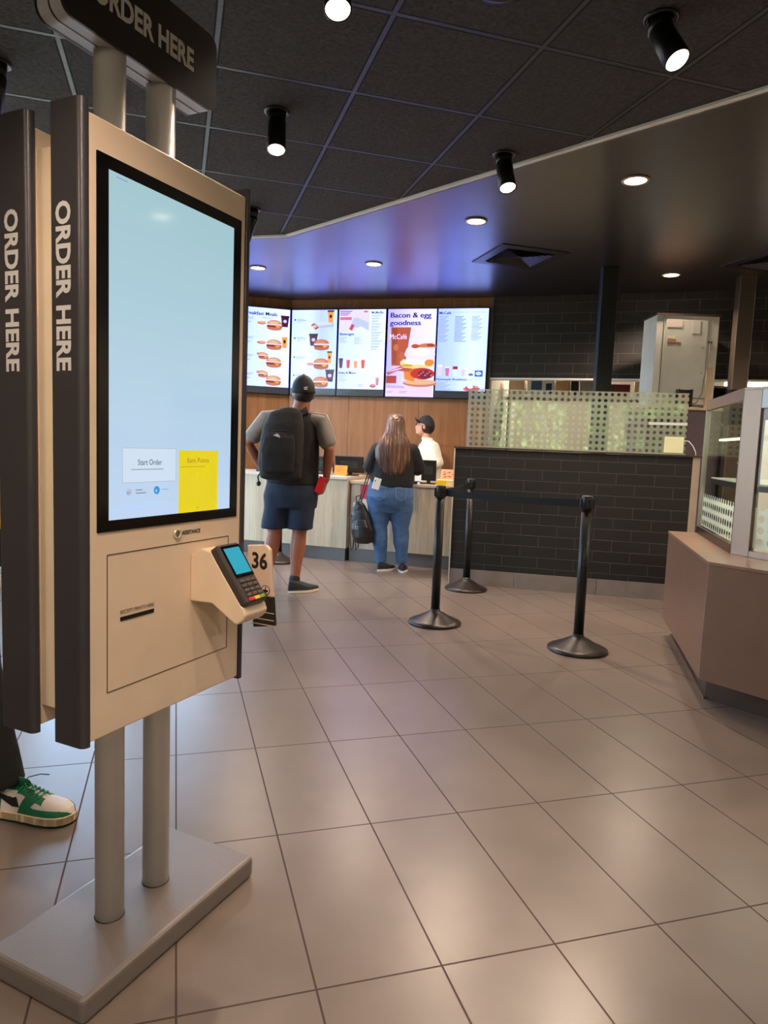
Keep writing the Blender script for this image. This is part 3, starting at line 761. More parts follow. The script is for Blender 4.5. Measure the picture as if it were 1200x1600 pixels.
# overhead sign
def rrect(x0, x1, z0, z1, r, n=6):
    pts = []
    for cx, cz, a in ((x1-r, z0+r, -90), (x1-r, z1-r, 0), (x0+r, z1-r, 90), (x0+r, z0+r, 180)):
        for i in range(n+1): t = math.radians(a+90*i/n); pts.append((cx+r*math.cos(t), cz+r*math.sin(t)))
    return pts
S0, S1, SZ0, SZ1 = -.24, .237, 2.130, 2.315
sg = G().prism(rrect(S0, S1, SZ0, SZ1, .03), -.034, .034, 'y').build('sign_body', mat('sign_side', (190, 188, 198), .35, .15), K)
G().prism(rrect(S0-.001, S1+.001, SZ0-.001, SZ1+.001, .031), -.0405, -.034, 'y').build('sign_face', mat('sign_dark', (34, 29, 28), .4), K)
G().prism(rrect(S0-.001, S1+.001, SZ0-.001, SZ1+.001, .031), .034, .0405, 'y').build('sign_face', MATS['sign_dark'], K)
G().prism(rrect(S0-.0006, S1+.0006, SZ0-.0006, SZ1+.0006, .0305), -.002, .002, 'y').build('sign_seam', M_BLACK, K)
G().text('ORDER HERE', .069, axes((1, 0, 0), (0, 0, 1), (-.165, -.0412, 2.196)), .035, .315).build('lettering', mat('letter_pale2', (186, 178, 170), .5), K)
G().text('ORDER HERE', .069, axes((-1, 0, 0), (0, 0, 1), (.158, .0412, 2.196)), .035, .315).build('lettering', MATS['letter_pale2'], K)
# card terminal on its bracket (front side), profile in (n, z)
BR = [(.130, .985), (.165, 1.004), (.196, 1.0), (.205, .985), (.296, .868), (.303, .852), (.296, .838), (.280, .826), (.270, .826), (.200, .868), (.130, .866)]
G().prism([(-n_, z_) for n_, z_ in BR], .056, .150, 'x', .005, seg=3).build('terminal_bracket', mat('bracket_beige', (222, 196, 168), .4), K)
TT = Matrix.Translation((.099, -.205, 1.008)) @ Matrix.Rotation(math.atan2(.128, .092) - PI/2, 4, 'X')
# local: x across, z down the face (negative), y outwards (negative)
def tb(x0, x1, z0, z1, y0, y1, bev=.002): return G().box(x0, x1, y0, y1, z0, z1, bev, T=TT)
TM = tb(-.042, .042, -.165, .004, -.012, .022, .008).build('card_terminal', mat('terminal_body', (58, 50, 48), .4), K)
tb(-.036, .036, -.093, -.004, -.0135, -.011, .001).build('display_surround', mat('gloss_black', (10, 9, 9), .12), TM)
tb(-.030, .030, -.084, -.012, -.0142, -.013, 0).build('display', emis('terminal_blue', (0, 168, 196), .9), TM)
for j in range(4):
    for i in range(3):
        tb(-.030+i*.0215, -.014+i*.0215, -.108-j*.0125, -.100-j*.0125, -.0155, -.011, .0015).build('key', mat('terminal_key', (92, 78, 72), .4), TM)
for i, c in enumerate(((206, 40, 44), (232, 184, 60), (120, 160, 44))):
    tb(-.031+i*.0215, -.0115+i*.0215, -.158, -.149, -.0155, -.011, .0015).build('key', mat('key_col_%d' % i, c, .4), TM)
# table number tags in a holder on the far wing
t = thing('number_tag_holder', 'white table number tag reading 36 clipped at the right edge of the kiosk', 'number tag', KC, KA)
xx = .285; t.location = KC + Vector((math.sin(KA), -math.cos(KA), 0))*.024
M_TAGW = mat('tag_white', (214, 190, 168), .4); M_TAGB = mat('tag_black', (34, 30, 26), .4)
pr = [(-.118, .866), (-.108, .975), (-.114, .986), (-.178, .986), (-.188, .975), (-.198, .870), (-.206, .842), (-.120, .842)]
G().prism([(-.110, .983), (-.172, .990), (-.188, .978), (-.200, .845), (-.118, .845)], xx, xx+.012, 'x', .003).build('tag', M_TAGW, t)
G().prism([(-.118, .845), (-.200, .845), (-.208, .765), (-.136, .752), (-.130, .80)], xx, xx+.012, 'x', .002).build('tag_foot', M_TAGB, t)
g = G()
for zz in (.800, .780, .765): g.box(xx-.0006, xx, -.206, -.13, zz-.0015, zz+.0005)
g.build('stripe', M_TAGW, t)
X = Vector((0, -1, 0)); T = axes(X, (0, 0, 1), (xx-.0008, -.128, .922))
G().text('36', .062, T, .03, .052).build('lettering', M_TAGB, t)
g = G()
g.lathe([(.0125, 0), (.0145, 0), (.0145, .0008), (.0125, .0008), (.0125, 0)], seg=24, T=Matrix.Translation((xx-.0004, -.176, .862)) @ Matrix.Rotation(-PI/2, 4, 'Y'))
g.box(xx-.0012, xx-.0004, -.178, -.174, .853, .872); g.box(xx-.0012, xx-.0004, -.184, -.168, .858, .864)
g.build('emblem', M_TAGB, t)
G().lathe([(.0124, 0), (.0124, .0006), (0, .0006)], seg=24, T=Matrix.Translation((xx-.0002, -.176, .862)) @ Matrix.Rotation(-PI/2, 4, 'Y')).build('emblem_disc', M_TAGW, t)
G().box(.276, xx+.002, -.150, -.10, .80, .83).build('clip', M_BLACKM, t)

# ================================================================== STANCHIONS
M_ST = mat('stanchion_black', (30, 28, 27), .38, .2)
M_STB = mat('stanchion_base', (46, 38, 35), .34, .3)
def make_stanchion(label):
    t = thing('queue_stanchion', label, 'queue post', (0, 0, 0), 0, 'black queue posts with belts')
    G().lathe([(.0, 0), (.188, 0), (.192, .008), (.188, .018), (.160, .030), (.11, .052), (.065, .078), (.042, .088), (.036, .094), (.036, .11), (0, .11)], seg=48).build('base', M_STB, t)
    G().lathe([(.0, .1), (.032, .1), (.032, .925), (0, .925)], seg=28).build('post', M_ST, t)
    G().lathe([(.036, .915), (.036, .995), (.032, 1.003), (0, 1.003)], seg=28).box(-.012, .012, -.045, .045, .925, .985, .003).box(-.045, .045, -.012, .012, .925, .985, .003).build('head', M_BLACK, t)
    return t
def dup(root, loc, rz, label, group=None):
    r = root.copy(); COL.objects.link(r); r.location = loc; r.rotation_euler = (0, 0, rz); r['label'] = label
    if group: r['group'] = group
    for ch in list(root.children):
        c = ch.copy(); COL.objects.link(c); c.parent = r
        for s in ch.children:
            d = s.copy(); COL.objects.link(d); d.parent = c
    return r
P1, P2, P3, P4 = Vector((.399, 4.943, 0)), Vector((.77, 6.20, 0)), Vector((1.289, 4.398, 0)), Vector((-1.096, 7.25, 0))
s0 = make_stanchion('black queue post in the middle, joined by belts to both neighbouring posts')
s0.location = P1
dup(s0, P2, 0, 'black queue post standing right against the low black tiled wall')
dup(s0, P3, 0, 'black queue post with the nearest base, in front of the low wall')
dup(s0, P4, 0, 'black queue post mostly hidden behind the legs of the man')
def belt(a, b, label):
    d = (b-a).normalized(); a2 = a + d*.0455; b2 = b - d*.0455; L_ = (b2-a2).length
    g = G(); n = 14; vs = []; fs = []
    for i in range(n+1):
        u = i/n; p = a2.lerp(b2, u); sag = -.012*math.sin(PI*u)
        nn = Vector((-d.y, d.x, 0))*.001
        for z in (.930, .978):
            for s in (-1, 1): vs.append(p + nn*s + Vector((0, 0, z+sag)))
    for i in range(n):
        k = i*4; fs += [(k, k+4, k+6, k+2), (k+1, k+3, k+7, k+5), (k, k+1, k+5, k+4), (k+2, k+6, k+7, k+3)]
    fs += [(0, 2, 3, 1), (n*4, n*4+1, n*4+3, n*4+2)]
    o = g.raw(vs, fs).build('queue_belt', mat('belt_webbing', (20, 19, 19), .7)); tag(o, label, 'belt', 'belts between the queue posts')
belt(P1, P3, 'long black belt between the middle queue post and the nearest one')
belt(P1, P2, 'short black belt from the middle queue post back to the low wall')

# ================================================================== GLASS SCREEN ON THE LOW WALL
t = thing('glass_screen', 'frosted dotted glass screen standing on the low black tiled wall', 'glass screen', (TW[0], TW[1], 1.287), TA)
G().box(.09, 2.005, .055, .063, .004, .535).build('pane', M_GLASS2, t)
M_FILM = dots_material('dotted_frost_film', (200, 198, 182), .66, .0535, .0145)
G().raw([(.092, .0645, .006), (2.003, .0645, .006), (2.003, .0645, .533), (.092, .0645, .533)], [(0, 1, 2, 3)]).build('frosted_film', M_FILM, t)
G().box(.09, 2.005, .050, .068, -.001, .008).build('channel', M_ALU, t)
t = thing('paper_note', 'pale yellow-green sheet taped to the right end of the glass screen', 'paper', (TW[0], TW[1], 1.287), TA)
G().box(1.825, 1.985, .0535, .0545, .015, .155).build('sheet', mat('note_paper', (222, 224, 178), .7), t)
t = thing('cable', 'white cable looping down beside the right end of the glass screen', 'cable', (TW[0], TW[1], 1.287), TA)
G().tube([(1.99, .04, .125), (2.02, .03, .12), (2.055, .02, .08), (2.08, .02, .03), (2.085, .03, .002)], .0035, 8).build('cord', M_TRIM, t)

# ================================================================== COLUMNS
def column(p, rz, label, m, z0=0):
    t = thing('column', label, 'column', p, rz)
    G().box(-.075, .075, -.04, .06, z0, ZS, .003).build('shaft', m, t)
    return t
column((2.08, 6.86, 0), GRID_YAW*0 + .0, 'dark square column rising behind the glass screen to the ceiling', mat('column_dark', (36, 40, 38), .4, .2))
c2 = column((3.45, 6.97, 0), 0, 'brown metallic column behind the glass food case', mat('column_brown', (110, 96, 84), .3, .7))
G().box(-.077, -.073, -.042, -.036, 0, ZS).build('edge_strip', M_ALU, c2); G().box(.073, .077, -.042, -.036, 0, ZS).build('edge_strip', M_ALU, c2)
G().box(-.078, .078, -.044, .064, 1.6, 1.95, .002).build('lower_cladding', mat('clad_black', (22, 20, 20), .3), c2)

# ================================================================== KITCHEN SIDE
t = thing('steel_cabinet', 'tall grey steel cabinet carrying the white machine, right of the glass screen', 'cabinet', (3.02, 7.05, 0))
G().box(-.42, .34, 0, .6, .1, 1.74, .006).build('body', mat('cabinet_grey', (112, 100, 106), .35, .6), t)
G().box(-.40, .32, .03, .57, 0, .1).build('plinth', M_BLACKM, t)
G().box(-.43, .34, -.03, .63, 1.74, 1.765, .003).build('top', mat('cream_shelf', (214, 192, 166), .5), t)
t = thing('beverage_machine', 'white boxy machine seen from behind, stickers and a cable on its back', 'machine', (3.03, 7.05, 1.765)); t.scale = (.84, 1, .955)
M_MW = mat('machine_white', (222, 220, 208), .5)
G().box(-.47, .27, .0, .36, .03, .95, .006).build('body', M_MW, t)
G().box(-.48, .28, -.01, .37, .94, .96).build('lid', mat('lid_brown', (60, 44, 36), .5), t)
G().box(-.36, .14, -.006, .0, .10, .90, .003).build('back_panel', mat('machine_panel', (208, 208, 196), .45), t)
g = G(); g.box(-.36, .17, -.009, -.0, .09, .105); g.box(-.39, -.38, -.006, 0, .05, .94); g.build('seam', mat('machine_seam', (128, 126, 118), .5), t)
G().box(-.33, -.24, -.008, -.006, .70, .73).build('sticker', mat('sticker_cream', (240, 226, 180), .5), t)
G().box(-.33, -.17, -.008, -.006, .655, .668).build('sticker', mat('sticker_red', (196, 60, 44), .5), t)
G().box(-.05, .05, -.008, -.006, .76, .90).build('sticker', mat('sticker_white', (212, 208, 200), .5), t)
G().box(-.34, -.16, -.008, -.006, .82, .90).build('sticker', mat('sticker_pale', (206, 194, 180), .5), t)
G().box(.0, .07, -.0078, -.006, .20, .29).build('sticker', mat('sticker_plan', (206, 206, 194), .5), t)
for x in (.16, .19): G().lathe([(.011, 0), (.011, .006), (0, .006)], seg=14, T=Matrix.Translation((x, 0, .68)) @ Matrix.Rotation(PI/2, 4, 'X')).build('socket', M_BLACK, t)
for x, z in ((.09, .62), (.10, .36)): G().lathe([(.006, 0), (.006, .007), (0, .007)], seg=10, T=Matrix.Translation((x, 0, z)) @ Matrix.Rotation(PI/2, 4, 'X')).build('screw_hole', M_BLACK, t)
G().tube([(.175, -.01, .66), (.17, -.02, .50), (.13, -.02, .30), (.12, -.02, .15), (.06, -.03, .05), (-.02, -.02, .02)], .006, 8).build('power_cable', mat('cable_grey', (96, 84, 76), .5), t)
G().box(.16, .23, -.02, .0, .0, .42, .004).build('duct', mat('duct_cream', (222, 198, 168), .5), t)
t = thing('napkin_box', 'small black open box standing in front of the white machine', 'box', (2.93, 6.93, 1.765))
g = G(); g.box(-.07, -.06, 0, .08, 0, .17); g.box(.06, .07, 0, .08, 0, .17); g.box(-.07, .07, .07, .08, 0, .17); g.box(-.07, .07, 0, .08, 0, .02); g.build('box', M_BLACK, t)
G().box(-.05, .01, .01, .06, .02, .12, .004).build('filling', mat('filling_brown', (140, 96, 66), .4), t)

# shelf with goods seen through the opening under the black bulkhead
KT = Matrix.Translation(BW) @ Matrix.Rotation(BA, 4, 'Z')
def kit(x, y, z=0): return KT @ Vector((x, y, z))
t = thing('kitchen_shelf', 'long steel shelf in the kitchen seen through the opening above the glass', 'shelf', kit(0, 0), BA)
G().box(.05, 3.2, .9, 1.3, 1.93, 1.96, .003).build('board', M_STEEL, t)
for x in (.1, 1.6, 3.15): G().box(x-.02, x+.02, 1.08, 1.12, 0, 1.93).build('leg', M_STEEL, t)
def goods(x, w, h, c, label, name='storage_box', cat='box', d=.28, extra=None):
    t = thing(name, label, cat, kit(x+w/2, .95, 1.96), BA, 'goods on the kitchen shelf')
    G().box(-w/2, w/2, 0, d, 0, h, .004).build('box', mat('goods_%d_%d_%d' % c, c, .6), t)
    if extra: extra(t, w, h)
    return t
def blue_print(t, w, h):
    G().box(-w*.35, w*.05, -.002, 0, h*.3, h*.85).build('print', mat('box_blue', (60, 104, 140), .6), t)
    G().box(w*.2, w*.42, -.002, 0, h*.2, h*.7).build('print', mat('box_navy', (40, 50, 90), .6), t)
goods(.10, .20, .24, (206, 186, 160), 'plain cream box, leftmost on the kitchen shelf')
goods(.34, .34, .26, (214, 226, 230), 'white carton with blue print on the kitchen shelf', extra=blue_print)
goods(.70, .17, .27, (206, 170, 120), 'tan cardboard box on the kitchen shelf')
goods(.89, .09, .28, (20, 18, 18), 'narrow black container on the kitchen shelf')
goods(1.0, .22, .22, (150, 144, 136), 'grey steel container on the kitchen shelf', 'steel_container', 'container')
goods(1.27, .34, .18, (110, 30, 24), 'dark red tray on the kitchen shelf', 'storage_tray', 'tray')
goods(1.66, .18, .26, (216, 196, 168), 'cream box beside the dark column on the kitchen shelf')
def noticep(t, w, h):
    G().box(-w*.45, w*.45, -.002, 0, h*.25, h*.85).build('sheet', mat('sheet_paleblue', (196, 214, 232), .6), t)
    g = G()
    for k in range(4): g.box(-w*.05, w*.4, -.003, -.002, h*(.3+.12*k), h*(.34+.12*k))
    g.build('print', mat('print_navy', (70, 74, 130), .6), t)
goods(2.02, .34, .26, (220, 190, 168), 'pink cream box with a pale blue sheet on the kitchen shelf', extra=noticep)
# kitchen ceiling lamp and prep wall
t = thing('ceiling_light_panel', 'fluorescent panel lighting the kitchen behind the black bulkhead', 'ceiling light', kit(1.5, 1.6, ZS-.06), BA)
G().box(-1.2, 1.2, -.15, .15, 0, .06).build('housing', M_TRIM, t)
G().box(-1.15, 1.15, -.12, .12, -.006, 0).build('diffuser', emis('kitchen_diffuser', (255, 236, 206), 3), t)
lamp('kitchen_light', 'AREA', KITCHEN_E, (1, .88, .72), (0, 0, -.02), t, shape='RECTANGLE', size=2.3, size_y=.25)
t = thing('light_strip', 'bright light strip under the bulkhead above the food case', 'ceiling light', kit(3.1, .02, 2.04), BA)
G().box(-.55, .7, 0, .08, 0, .05).build('housing', M_TRIM, t); G().box(-.55, .7, -.006, .0, .0, .045).build('tube', emis('strip_glow', (255, 240, 220), 6), t)
t = thing('wall_panel_board', 'orange brown board beneath the light strip at the right', 'board', kit(3.1, .1, 0), BA)
G().box(-.6, 1.0, 0, .03, 1.70, 2.03).build('panel', mat('panel_orange', (170, 116, 82), .5), t)
# dark shelf nook left of the brown column
t = thing('shelf_rack', 'dark open rack with an amber jar between the white machine and the brown column', 'rack', (3.52, 7.35, 0))
G().box(-.14, -.12, 0, .3, 0, 2.0).box(.12, .14, 0, .3, 0, 2.0).build('side', M_BLACKM, t)
G().box(-.14, .14, 0, .3, 2.0, 2.02).box(-.14, .14, 0, .3, 1.62, 1.64).build('shelf', M_KICK, t)
G().box(-.14, .14, .28, .3, 0, 2.0).build('back', M_BLACK, t)
t = thing('jar', 'amber jar standing in the dark rack beside the brown column', 'jar', (3.50, 7.45, 1.64))
G().lathe([(.04, 0), (.042, .01), (.042, .15), (.03, .17), (.03, .2)], seg=18).build('body', mat('amber', (150, 90, 40), .3), t)
G().lathe([(.034, .2), (.034, .23), (0, .23)], seg=18).build('lid', M_BLACK, t)

# ================================================================== DISPLAY COUNTER AND FOOD CASE
DA = [(1.655, 3.484), (2.002, 4.836), (3.6, 4.62), (3.6, 1.9), (2.63, 2.22)]
t = thing('display_counter', 'brown angular counter block carrying the glass food case', 'counter', (0, 0, 0))
M_BRN = mat('counter_brown', (128, 96, 78), .35, .25)
G().prism(DA, .135, .735, 'z', .003).build('body', M_BRN, t)
G().prism([(x-.004 if i < 2 else x, y) for i, (x, y) in enumerate(DA)], .735, .752, 'z', .002).build('worktop', mat('counter_brown_top', (150, 120, 98), .28, .3), t)
G().prism([(1.745, 3.585), (2.09, 4.86), (3.55, 4.6), (3.55, 2.0), (2.68, 2.36)], 0, .135).build('kickboard', mat('kick_brown', (96, 80, 72), .3, .5), t)
G().prism([(1.733, 3.575), (2.078, 4.86), (2.09, 4.86), (1.745, 3.575)], 0, .012).build('kick_strip', M_STEEL, t)

A0 = Vector((1.918, 3.792, 0)); A1 = Vector((2.176, 4.80, 0)); dF = Vector((.41, -.91, 0)).normalized(); A2 = A0 + dF*1.1
t = thing('food_case', 'glass food display case with steel frame on the brown counter', 'display case', (0, 0, 0))
z0, z1 = .752, 1.646
def bar(p, q, w, za, zb, inset=0):
    d = (q-p).normalized(); n = Vector((-d.y, d.x, 0))      # n points left of travel
    P = [p - n*inset, q - n*inset, q - n*(inset+w), p - n*(inset+w)]
    return [(v.x, v.y) for v in P], za, zb
def frame(name, p, q, w, za, zb, m, inset=0):
    P, a, b = bar(p, q, w, za, zb, inset); return G().prism(P, a, b, 'z', .002).build(name, m, t)
dL = (A1-A0).normalized()
dk = mat('frame_dark', (70, 60, 54), .3, .6)
frame('bottom_rail', A0, A1, .03, z0, z0+.05, dk); frame('top_rail', A0, A1, .03, z1-.055, z1, M_STEEL)
frame('end_post', A1-dL*.03, A1, .03, z0, z1, M_ALU)
frame('corner_post', A0, A0+dL*.012, .05, z0, z1, M_STEEL)
# front side travels A2 -> A0 so the inside is on its right
frame('corner_post', A0+dF*.11, A0, .04, z0, z1, M_STEEL)
frame('bottom_rail', A2, A0+dF*.11, .04, z0, z0+.035, M_STEEL)
frame('top_rail', A2, A0+dF*.11, .04, z1-.10, z1, mat('rail_white', (214, 218, 222), .3))
frame('end_post', A2, A2-dF*.06, .04, z0, z1, M_STEEL)
frame('pane', A0+dL*.012, A1-dL*.03, .005, z0+.05, z1-.055, M_GLASS, .012)
frame('pane', A2, A0+dF*.11, .005, z0+.035, z1-.10, M_GLASS, .012)
inner = [A0 + dL*.03 + Vector((.06, 0, 0)), A1 + Vector((.06, -.03, 0)), A1 + Vector((.9, -.2, 0)), A2 + Vector((.7, .35, 0)), A2 + Vector((.06, .03, 0))]
outer = [A0, A1, A1 + Vector((.95, -.15, 0)), A2 + Vector((.75, .3, 0)), A2]
G().prism([(v.x, v.y) for v in outer], z1, z1+.012).build('roof', M_STEEL, t)
G().prism([(v.x, v.y) for v in inner], 1.135, 1.143).build('shelf', mat('shelf_pale', (214, 214, 196), .2), t)
G().prism([(v.x, v.y) for v in inner], 1.100, 1.133).build('shelf_edge', mat('shelf_dark', (40, 38, 36), .3), t)
G().prism([(v.x, v.y) for v in inner], 1.40, 1.408).build('shelf', M_GLASS, t)
g = G().box(-.015, .015, 0, .75, 1.385, 1.398); o = g.build('shelf_light', emis('shelf_led', (255, 246, 200), 2.5), t, (A0.x+.09, A0.y+.05, 0), -math.atan2(.236, .95))
lamp('case_lamp', 'AREA', 4.5, (1, .93, .78), (2.33, 4.0, 1.64), t, shape='RECTANGLE', size=.5, size_y=.7)
lamp('shelf_lamp', 'AREA', 4, (1, .95, .8), (2.10, 4.0, 1.095), t, shape='RECTANGLE', size=.08, size_y=.6)
frame('back_panel', A1 + Vector((.9, -.17, 0)), A2 + Vector((.70, .32, 0)), .012, z0, z1, mat('case_back', (70, 64, 56), .5))
# perforated decor sheets low in the case
L1 = (A1-A0).length
M_PERF = dots_material('perforated_white', (240, 234, 216), 1.0, .062, .020, rough=.5, translucent=.1)
o = G().raw([(.03, 0, .81), (L1-.05, 0, .81), (L1-.05, 0, 1.03), (.03, 0, 1.03)], [(0, 1, 2, 3)]).build('perforated_sheet', M_PERF, t, (A0.x+.022, A0.y, 0), math.atan2(dL.y, dL.x))
o = G().raw([(.09, 0, .80), (1.08, 0, .80), (1.08, 0, 1.02), (.09, 0, 1.02)], [(0, 1, 2, 3)]).build('perforated_sheet', M_PERF, t, (A0.x+.022, A0.y+.015, 0), math.atan2(dF.y, dF.x))
t = thing('paper_cup', 'white paper cup on the middle shelf of the glass food case', 'cup', (2.10, 4.06, 1.1435))
G().lathe([(.0, 0), (.034, 0), (.045, .105), (.048, .105), (.048, .112), (.043, .112), (.043, .10), (0, .098)], seg=24).build('body', mat('cup_white', (222, 222, 206), .5), t)
t = thing('pastry_basket', 'dark woven basket on the middle shelf of the food case', 'basket', (2.31, 3.60, 1.1435))
G().lathe([(.0, 0), (.06, 0), (.08, .07), (.085, .07), (.085, .078), (.075, .078), (.06, .02), (0, .02)], seg=24).build('body', mat('basket_dark', (40, 26, 20), .6, bump=.5, bscale=120), t)
t = thing('sauce_bottle', 'brown bottle behind the basket in the food case', 'bottle', (2.30, 3.80, 1.1435))
G().lathe([(.0, 0), (.03, 0), (.032, .10), (.014, .15), (.014, .18), (0, .18)], seg=18).build('body', mat('sauce_brown', (120, 74, 50), .25), t)
t = thing('snack_packet', 'orange snack packet on the shelf beside the dark basket', 'packet', (2.40, 3.48, 1.1435), .4)
G().prism([(-.035, 0), (.035, 0), (.03, .05), (.035, .1), (-.035, .1), (-.03, .05)], -.014, .014, 'y', .005).build('body', mat('packet_orange', (232, 150, 60), .4), t)
t = thing('reflected_foliage', 'green plant standing in for reflected foliage at the right edge of the food case', 'plant', (2.47, 3.72, 1.1435))  # added plant in place of foliage reflected in the case glass
G().lathe([(.0, 0), (.03, 0), (.04, .06), (0, .06)], seg=18).build('pot', mat('pot_white', (206, 206, 196), .5), t)
g = G()
for i in range(60):
    a = random.uniform(0, 2*PI); r = random.uniform(.0, .06); z = random.uniform(.06, .19); c = Vector((r*math.cos(a), r*math.sin(a), z))
    T = Matrix.Translation(c) @ Euler((random.uniform(-1, 1), random.uniform(-1, 1), a)).to_matrix().to_4x4()
    g.raw([(-.014, 0, 0), (0, -.007, .003), (.016, 0, 0), (0, .007, .003)], [(0, 1, 2, 3)], False, T)
g.build('leaves', mat('leaf_green', (70, 120, 60), .5), t)

# ================================================================== CEILING FITTINGS
M_SPOT = mat('spot_black', (26, 22, 20), .35, .3); M_RING = mat('spot_ring', (60, 56, 56), .25, .8)
EM_SPOT = emis('spot_bulb', (255, 226, 190), 14)
def spotlight(p, bulb_dir, label, energy=SPOT_E, target=None, cone=85):
    """p: point on the tiled ceiling; bulb_dir: where the can points"""
    t = thing('ceiling_spotlight', label, 'spotlight', p, 0, 'black adjustable spotlights in the tiled ceiling')
    G().lathe([(.062, 0), (.064, -.006), (.052, -.012), (.045, -.004)], seg=32).build('trim_ring', M_RING, t)
    G().lathe([(.042, 0), (.042, -.055), (0, -.055)], seg=28).build('neck', M_SPOT, t)
    d = Vector(bulb_dir).normalized(); q = (-d).to_track_quat('Z', 'Y').to_matrix().to_4x4()
    T = Matrix.Translation((0, 0, -.045)) @ q
    hd = G().lathe([(0, .01), (.040, 0), (.044, -.01), (.045, -.165), (.041, -.167), (.040, -.158)], seg=32, T=T).build('can', M_SPOT, t)
    G().lathe([(0, -.1575), (.040, -.158), (.040, -.160), (0, -.164)], seg=28, T=T).build('bulb', EM_SPOT, hd)
    pos = Vector((0, 0, -.045)) + d*.18
    aim(lamp('spot_lamp', 'SPOT', energy, WARM, pos, t, spot_size=math.radians(cone), spot_blend=.7, shadow_soft_size=.035), d)
    return t
spotlight((.931, 2.67, ZC), (.30, -.55, -1), 'largest spotlight, at the upper right above the brown counter')
spotlight((-.588, 3.50, ZC), (.06, -.35, -1), 'spotlight with round bright lens just right of the kiosk top')
spotlight((.57, 3.887, ZC), (.12, -.42, -1), 'spotlight hanging against the white trim line of the ceiling')
spotlight((-.225, 2.42, ZC), (.1, -.4, -1), 'spotlight cut off by the top edge of the picture')
spotlight((-1.745, 3.154, ZC), (-.25, .1, -1), 'spotlight at the far left edge beside the kiosk')
spotlight((-.985, 4.93, ZC), (-.4, .3, -1), 'spotlight mostly hidden behind the right top corner of the kiosk', cone=80)
spotlight((-.25, .35, ZC), (-.30, 1.15, -1.9), 'added unseen spotlight behind the viewer turned toward the kiosk', SPOT_E*2.7, cone=60)  # added fitting out of view, brightens the kiosk front
for x, y in ((.6, .9), (1.9, .6), (-1.6, .3), (.3, -1.2), (2.2, -1.6), (-1.8, -1.8)):  # extra fittings out of view, added to light the room
    spotlight((x, y, ZC), (-.12*x, .25 if y > 0 else .9, -1), 'added unseen spotlight in the tiled ceiling behind the viewer', SPOT_E*(.6 if y > 0 else 1.5), cone=100)
EM_DOWN = emis('downlight_disc', (255, 236, 204), 9)
def downlight(p, label, e=DOWN_E):
    t = thing('recessed_downlight', label, 'downlight', (p[0], p[1], ZS), 0, 'round downlights in the smooth dark ceiling')
    G().lathe([(.075, 0), (.082, 0), (.088, -.004), (.086, -.009), (.072, -.010), (.070, -.004)], seg=36).build('rim', mat('rim_cream', (190, 170, 140), .4), t)
    G().lathe([(.071, -.004), (.071, -.006), (0, -.006)], seg=36).build('lens', EM_DOWN, t)
    lamp('downlight_lamp', 'SPOT', e, WARM, (0, 0, -.02), t, spot_size=math.radians(140), spot_blend=.6, shadow_soft_size=.06)
for p, l in (((1.548, 4.697), 'largest round downlight, right of the hanging spotlight'), ((.633, 5.637), 'round downlight between the vent and the spotlight at the trim'),
             ((-.197, 7.059), 'round downlight above the second menu board'), ((-1.405, 7.395), 'round downlight cut by the right edge of the kiosk'),
             ((2.736, 7.032), 'round downlight between the two columns')):
    downlight(p, l)
for x, y in ((3.6, 3.2), (3.9, 5.2)): downlight((x, y), 'round downlight over the food counter outside the picture')
def wallwasher(x, y):
    pass
def vent(p, rz, label):
    t = thing('ceiling_vent', label, 'air vent', (p[0], p[1], ZS), rz, 'square air vents in the smooth dark ceiling')
    g = G(); s = .33
    for k, r in enumerate((.33, .315)): pass
    fr = mat('vent_frame', (46, 42, 44), .35, .2)
    for a, b, c, d in ((-s, s, -s, -s+.09), (-s, s, s-.09, s), (-s, -s+.09, -s+.09, s-.09), (s-.09, s, -s+.09, s-.09)): g.box(a, b, c, d, -.008, 0)
    g.build('frame', fr, t)
    g = G()
    for k in range(5):
        r = .225 - k*.042; z = -.016 + .002*k
        for T in (Matrix.Rotation(i*PI/2, 4, 'Z') for i in range(4)):
            g.raw([(-r, -r, z), (r, -r, z), (r-.03, -r+.03, z+.014), (-r+.03, -r+.03, z+.014)], [(0, 1, 2, 3)], False, T)
            g.raw([(-r, -r, z-.002), (r, -r, z-.002), (r, -r, z), (-r, -r, z)], [(0, 1, 2, 3)], False, T)
    g.build('louvres', mat('vent_louvre', (30, 28, 30), .4), t)
    G().box(-.24, .24, -.24, .24, -.001, 0).build('backing', mat('vent_black', (6, 6, 6), .8), t)
vent((1.16, 6.62), GRID_YAW, 'square louvred air vent above the fifth menu board')
vent((3.45, 6.42), GRID_YAW, 'square air vent beside the top of the brown column')
t = thing('ceiling_speaker', 'round rimmed ceiling speaker cut by the top edge of the picture', 'speaker', (.335, 2.50, ZC))
G().lathe([(.10, 0), (.115, 0), (.115, -.008), (.10, -.010)], seg=40).build('rim', M_RING, t)
G().lathe([(.10, -.004), (0, -.006)], seg=40).build('grille', M_BLACKM, t)

